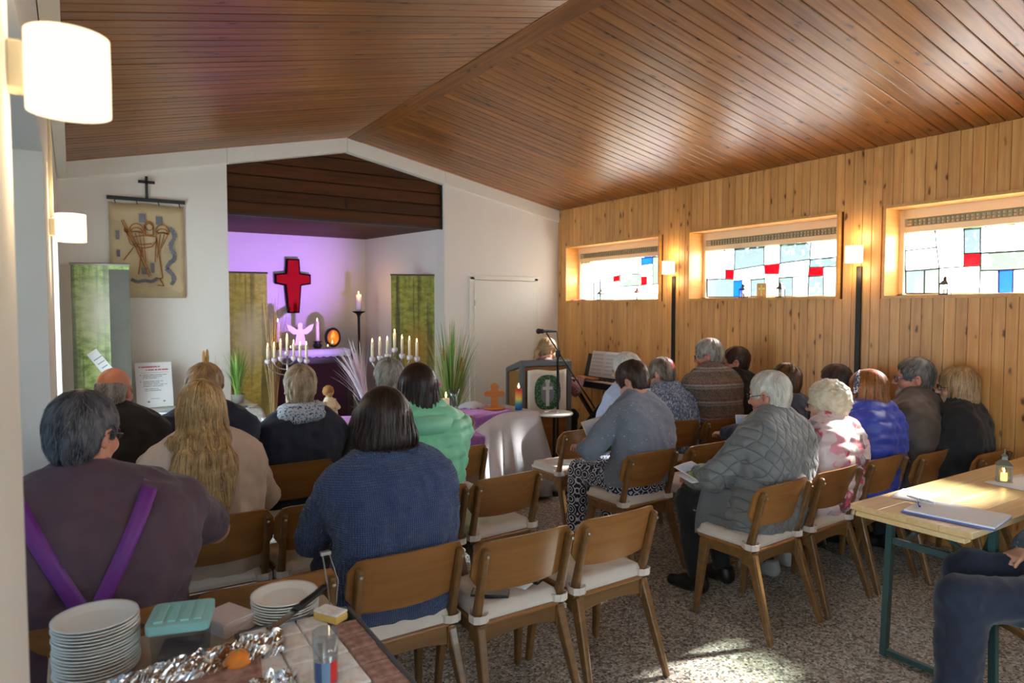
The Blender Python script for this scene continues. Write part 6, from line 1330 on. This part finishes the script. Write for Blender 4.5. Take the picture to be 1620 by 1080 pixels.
# ---- front row, left block
seat(.16, 3.82, -3, 'chair under the balding man', 'balding man with grey sides in a black pullover', zt=1.345, hx=.0, yaw=-24, pitch=6, w=1.06, bulk=1.12, hair='bald', hm=H_silver, top=blackc, off=.018, hem=.5, pants=dark_p, shoe=black_sh, sk='b', hs=.98, collar=(blackc, 'crew'))
seat(.60, 3.84, -2, 'chair under the light-haired man, partly hidden by the blonde head', 'light-haired man in a dark navy jacket behind the blonde', zt=1.335, hx=.0, yaw=-26, pitch=4, w=1.05, bulk=1.1, hair='wavy', hm=H_sand, top=navy, off=.022, hem=.5, pants=dark_p, shoe=black_sh, sk='b', collar=(navy, 'fold'))
seat(1.06, 3.90, 0, 'chair under the person with the blue and white scarf', 'person with cropped ash-blond hair, navy coat and light scarf', dx=0.055, hs=1.08, nz=0.03, zt=1.305, hx=.03, yaw=-15, pitch=2, w=1.0, bulk=1.1, hair='short', hm=H_ash, top=navy, off=.026, hem=.48, pants=dark_p, shoe=black_sh, scarf=cloth('blue_white_scarf', (196, 206, 222), 'ditsy', rgb2=(60, 84, 140)), strands=900)
seat(1.60, 3.88, 0, 'chair under the grey-haired person in the front row', 'person with curly grey hair behind the dark bobs', dx=0.07, zt=1.32, hx=.03, yaw=-18, pitch=2, hair='wavy', hm=H_silver, top=cloth('grey_pullover', (110, 112, 124), 'knit'), off=.018, pants=dark_p, shoe=black_sh)
chair(2.05, 3.77, 3, 'empty chair beside the aisle in the front row, at the purple cloth')
# ---- third row, right block
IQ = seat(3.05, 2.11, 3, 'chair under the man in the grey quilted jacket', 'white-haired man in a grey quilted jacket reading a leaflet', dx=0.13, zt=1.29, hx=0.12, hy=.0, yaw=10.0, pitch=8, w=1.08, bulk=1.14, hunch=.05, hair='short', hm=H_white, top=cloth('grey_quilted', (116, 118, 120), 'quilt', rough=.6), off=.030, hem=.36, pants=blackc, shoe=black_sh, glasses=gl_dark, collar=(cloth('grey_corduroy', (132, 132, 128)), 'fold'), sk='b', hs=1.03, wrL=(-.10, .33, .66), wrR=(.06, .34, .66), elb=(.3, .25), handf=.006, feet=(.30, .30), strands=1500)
seat(3.56, 2.13, 3, 'chair under the woman in the pink floral jacket', 'woman with curly white hair in a pink floral quilted jacket', dx=0.17, zt=1.19, hx=0.14, hy=.0, yaw=20.0, pitch=2, w=.94, bulk=1.04, hunch=.05, hair='curly', hm=H_cream, top=cloth('pink_floral', (222, 200, 206), 'floral'), off=.030, hem=.45, topstyle='puffer', pants=dark_p, shoe=tan_sh, glasses=gl_dark, sk='c', collar=(cloth('pink_floral_collar', (222, 200, 206), 'floral'), 'stand'), strands=1400, feet=(.26, .22))
I = seat(4.09, 2.15, 2, 'chair under the woman in the cobalt blue vest', 'woman with a brown bob, patterned hairband and cobalt blue vest', dx=0.13, zt=1.24, hx=0.09, hy=-.01, yaw=18.0, pitch=4, w=.96, bulk=1.02, hair='chin', hm=H_chest, hl=.90, top=cloth('pale_blue_shirt', (186, 196, 220)), vest=cloth('cobalt_puffer', (42, 62, 168), rough=.35), off=.034, hem=.45, pants=dark_p, shoe=black_sh, collar=(cloth('cobalt_collar', (42, 62, 168), rough=.4), 'stand'), strands=1400)
mb = MB(); pts = [I['H']((math.cos(a)*.104, .045-.02*math.sin(a), .036+math.sin(a)*.104-.01)) for a in np.linspace(-.35, PI+.35, 21)]; mb.tube(pts, [.017]*21, 10, flatten=.35)
obj('hairband', mb, cloth('hairband_print', (56, 62, 92), 'ditsy', rgb2=(206, 208, 220)), I['root'], True)
IB = seat(4.50, 2.07, 2, 'chair under the bearded man in the brown jacket', 'bearded man with dark grey hair and glasses in a brown jacket', dx=0.15, zt=1.31, hx=0.12, hy=.0, yaw=34.0, pitch=0, w=1.10, bulk=1.16, hunch=.04, hair='short', hm=H_grey, top=cloth('brown_jacket', (72, 58, 50), rough=.6), off=.030, hem=.42, pants=dark_p, shoe=black_sh, glasses=gl_blue, collar=(cloth('brown_collar', (78, 64, 56), rough=.7), 'stand'), sk='b', hs=1.06, fine=.0058, strands=1100)
seat(4.81, 1.88, 2, 'chair under the blonde woman against the wall', 'blonde woman with glasses in a black jacket against the pine wall', dx=0.0, zt=1.255, hx=.08, hy=.0, yaw=32.0, pitch=0, w=0.84, elb=(-.6, -.2), hair='chin', hm=H_sand, hl=.95, top=blackc, off=.022, hem=.45, pants=dark_p, shoe=black_sh, glasses=gl_dark, sk='c', collar=(blackc, 'fold'))
gq = cloth('grey_jacket_plain', (104, 106, 110), rough=.7)
mb = MB(); mb.grid(lambda u, v: (-.225-.035*math.sin(v*2.2)-.012*math.sin(u*9)*v+.05*max(0, .15-u), -.14+.32*u+.02*v, .66-.26*v+.02*math.sin(u*PI)), 14, 12)
tl_ = obj('jacket_tail', mb, gq, IQ['root'], True); tl_.modifiers.new('t', 'SOLIDIFY').thickness = .014
pk_ = obj('pocket_flap', MB().bar((-.268, -.06, .50), (-.268, .10, .505), .008, .05), gq, tl_, bevel=.003); obj('button', MB().lathe([(0, 0), (.007, 0), (.006, .003), (0, .004)], 10, loc) if False else MB().tube([(-.272, -.03, .49), (-.278, -.03, .49)], .007, 10), M['steel'], tl_)
gb = Grid(np.arange(-.09, .091, .007), np.arange(-.03, .13, .007), np.arange(-.15, .0, .007)); Fb = gb.field()
gb.ell(Fb, (0, .026, -.03), (.067, .070, .092), k=0)
for s_ in (1, -1): gb.cap(Fb, (s_*.05, .0, -.06), (s_*.018, .07, -.098), .027, .026, k=.02)
gb.cap(Fb, (-.014, .076, -.106), (.014, .076, -.106), .022, k=.02)
Yb, Zb = gb.ax[1][None, :, None], gb.ax[2][None, None, :]
Fb = np.maximum(Fb, (Zb+.052+.0*Yb)); Fb = np.maximum(Fb, -(Yb-.004)-.0*Zb).astype(f4); gb.ell(Fb, (0, .10, -.068), (.022, .02, .012), k=.006, op='d')
Pb, Qb = gb.mesh(Fb); Pb = Pb+.0015*wob(Pb, 120)[:, None]; Pb = np.array([IB['H'](p) for p in Pb]); link('beard', npmesh('beard', Pb, Qb, hairm('beard_grey', (120, 112, 106), (206, 200, 194)), True, np.clip(.5+.3*wob(Pb, 90), 0, 1)), IB['root'])
# ---- second row, right block
seat(3.01, 3.02, 2, 'chair under the woman in the grey knit, crease down its back', 'woman with short dark hair in a grey knit holding a sheet', dx=0.06, zt=1.285, hx=0.09, hy=.07, yaw=14, pitch=30, w=.98, bulk=1.10, hunch=.07, hair='wavy', hm=H_dkb, top=cloth('grey_blue_knit', (124, 132, 150), 'knit'), off=.020, hem=0.535, sleeve=.62, pants=cloth('hex_print_trousers', (40, 46, 70), 'hex'), pw_=1.18, shoe=navy_sh, wrL=(-.20, .26, .72), wrR=(.02, .30, .74), elb=(.1, .2), handf=.006, collar=(cloth('grey_knit_collar', (124, 132, 150), 'knit'), 'crew'), feet=(.30, .40), strands=1200)
chair(3.52, 3.00, 2, 'empty chair right of the woman in the grey knit')
seat(4.16, 2.80, 2, 'chair under the person in navy behind the white-haired man', 'person with short dark hair in navy behind the white-haired man', dx=0.1, zt=1.25, hx=.0, yaw=6, pitch=6, w=.98, hair='short', hm=H_brown, top=navy, off=.016, pants=dark_p, shoe=black_sh, collar=(navy, 'fold'), wrL=(-.08, .38, .70), wrR=(.08, .30, .68))
seat(4.68, 2.72, 2, 'chair hidden behind the curly white head', 'dark-haired person against the wall, only the crown showing', dx=0.06, zt=1.23, hx=.0, yaw=20, pitch=4, hair='short', hm=H_dkb, top=blackc, off=.016, pants=dark_p, shoe=black_sh)
# ---- front row, right block
D1 = chair(3.15, 3.86, 2, 'empty chair alone in front of the woman in the grey knit')
seat(3.62, 3.84, 3, 'chair under the woman in the light blue shirt', 'white-haired woman with glasses in a light blue shirt', dx=0.14, zt=1.275, hx=0.05, hy=.04, yaw=46, pitch=10, w=.96, hair='chin', hm=H_white, hl=.72, top=cloth('light_blue_shirt', (176, 192, 222)), off=.020, hem=.45, pants=dark_p, shoe=black_sh, glasses=gl_gold, sk='c', collar=(cloth('royal_scarf', (66, 84, 190), 'ditsy', rgb2=(206, 212, 236)), 'fold'))
seat(3.98, 3.74, -6, 'chair under the person in the speckled blue jumper', 'person with short greying hair in a speckled blue jumper', dx=0.11, zt=1.225, hx=.0, hy=.05, yaw=10, pitch=22, w=1.04, bulk=1.12, hunch=.06, hair='wavy', hm=hairm('hair_salt_pepper', (66, 56, 50), (168, 156, 146)), top=cloth('speckled_jumper', (44, 58, 84), 'speckle', rgb2=(96, 116, 146), rgb3=(190, 202, 216)), off=.026, hem=.45, pants=dark_p, shoe=black_sh, collar=(cloth('speckled_collar', (44, 58, 84), 'speckle', rgb2=(96, 116, 146), rgb3=(190, 202, 216)), 'crew'))
seat(4.42, 3.62, -10, 'chair under the man in the striped cardigan', 'grey-haired man with glasses in a brown striped cardigan', dx=0.07, zt=1.38, hx=-.03, hy=.02, yaw=40, pitch=8, w=1.10, bulk=1.12, hunch=.04, hair='wavy', hm=H_silver, top=cloth('fair_isle', (84, 72, 62), 'stripes'), off=.026, hem=.45, pants=dark_p, shoe=black_sh, glasses=gl_dark, sk='b', hs=1.04, collar=(cloth('pale_collar', (204, 200, 190)), 'fold'))
seat(4.74, 3.60, -10, 'chair against the wall under the dark-haired man', 'dark-haired man with glasses in black against the wall', zt=1.315, hx=.0, hy=.0, yaw=48, pitch=4, w=.98, hair='short', hm=H_dkb, top=blackc, off=.020, pants=dark_p, shoe=black_sh, glasses=gl_dark, sk='b', collar=(blackc, 'fold'))
# ---- pianist behind the lectern
pb = thing('piano_stool', 'low black stool at the keyboard', 'stool', (4.06, 5.80, 0)); obj('seat', MB().lathe([(0, .42), (.17, .42), (.175, .44), (.17, .465), (0, .47)], 24), M['black'], pb, True)
for k in range(4): a = k*PI/2+.7; obj('leg', MB().tube([(math.cos(a)*.10, math.sin(a)*.10, .42), (math.cos(a)*.17, math.sin(a)*.17, 0)], .014), M['black'], pb)
person('person with light brown hair bent at the keyboard behind the lectern', (4.06, 5.80, 0), -86, zt=1.335, hx=.02, hy=.10, yaw=4, pitch=26, w=.94, hunch=.06, hair='pony', hm=H_sand, top=cloth('plum_print', (120, 70, 84), 'ditsy', rgb2=(180, 150, 160)), pants=blackc, shoe=black_sh, wrR=(.20, .40, .90), wrL=(-.20, .40, .90))
# ---- person cut off at the right edge
chair(3.42, .92, 57, 'chair at the lower right corner under the person in jeans')
person('person in dark blue jeans cut off at the right edge, hand on knee', (3.22, 1.05, 0), 57, zt=1.36, hx=-.02, hy=-.27, yaw=-10, pitch=4, w=1.06, bulk=1.12, hair='short', hm=H_brown, top=cloth('slate_pullover', (70, 78, 92), 'knit'), off=.018, pants=jeans, pw_=1.35, shoe=flat('brown_leather', (84, 54, 36), .5), knees=[(.16, .24, .56), (-.12, .45, .56)], feet=(.26, .47), wrR=(.13, .03, .66), wrL=(-.24, -.12, .66), handf=.0058)
# ================================================================== LEAFLETS AND SMALL THINGS
ph = thing('phone', 'dark phone on the cushion of the front aisle chair', 'phone', (A1[0]-.085, A1[1]-.05, .487), .9); obj('body', MB().box((0, 0, .006), (.078, .155, .009)), M['black'], ph, bevel=.003); obj('screen', MB().box((0, 0, .0108), (.070, .145, .0008)), flat('phone_screen', (20, 20, 26), .08, bump=0), ph)
sheet((A1[0]+.07, A1[1]+.03, .490), .5, .15, .21, 'folded white leaflet on the cushion beside the phone', m='paper', group='leaflets'); 
wl = thing('wallet', 'small dark wallet at the right of the cushion with the phone', 'wallet', (A1[0]+.15, A1[1]-.03, .486), .5); obj('body', MB().box((0, 0, .007), (.09, .07, .013)), M['black'], wl, bevel=.004)
sheet((D1[0]+.02, D1[1]-.02, .490), .2, .20, .15, 'white leaflet on the lone empty chair in the front row', group='leaflets')
sheet((2.93, 3.46, .81), -.35, .19, .26, 'white sheet held by the woman in the grey knit', (.95, -.25), pic=M['leaflet'], group='leaflets')
sheet((2.99, 2.70, .715), .25, .21, .17, 'colour leaflet held by the white-haired man', (.35, .0), pic=M['leaflet'], group='leaflets')
sheet((2.98, 2.66, .690), -.2, .21, .15, 'white order of service on the lap of the white-haired man', (.1, 0), group='leaflets')
sheet((4.17, 3.30, .78), -.6, .11, .17, 'small colour leaflet held up by the person in navy', (1.15, .0), pic=M['leaflet'], group='leaflets')
bag = None
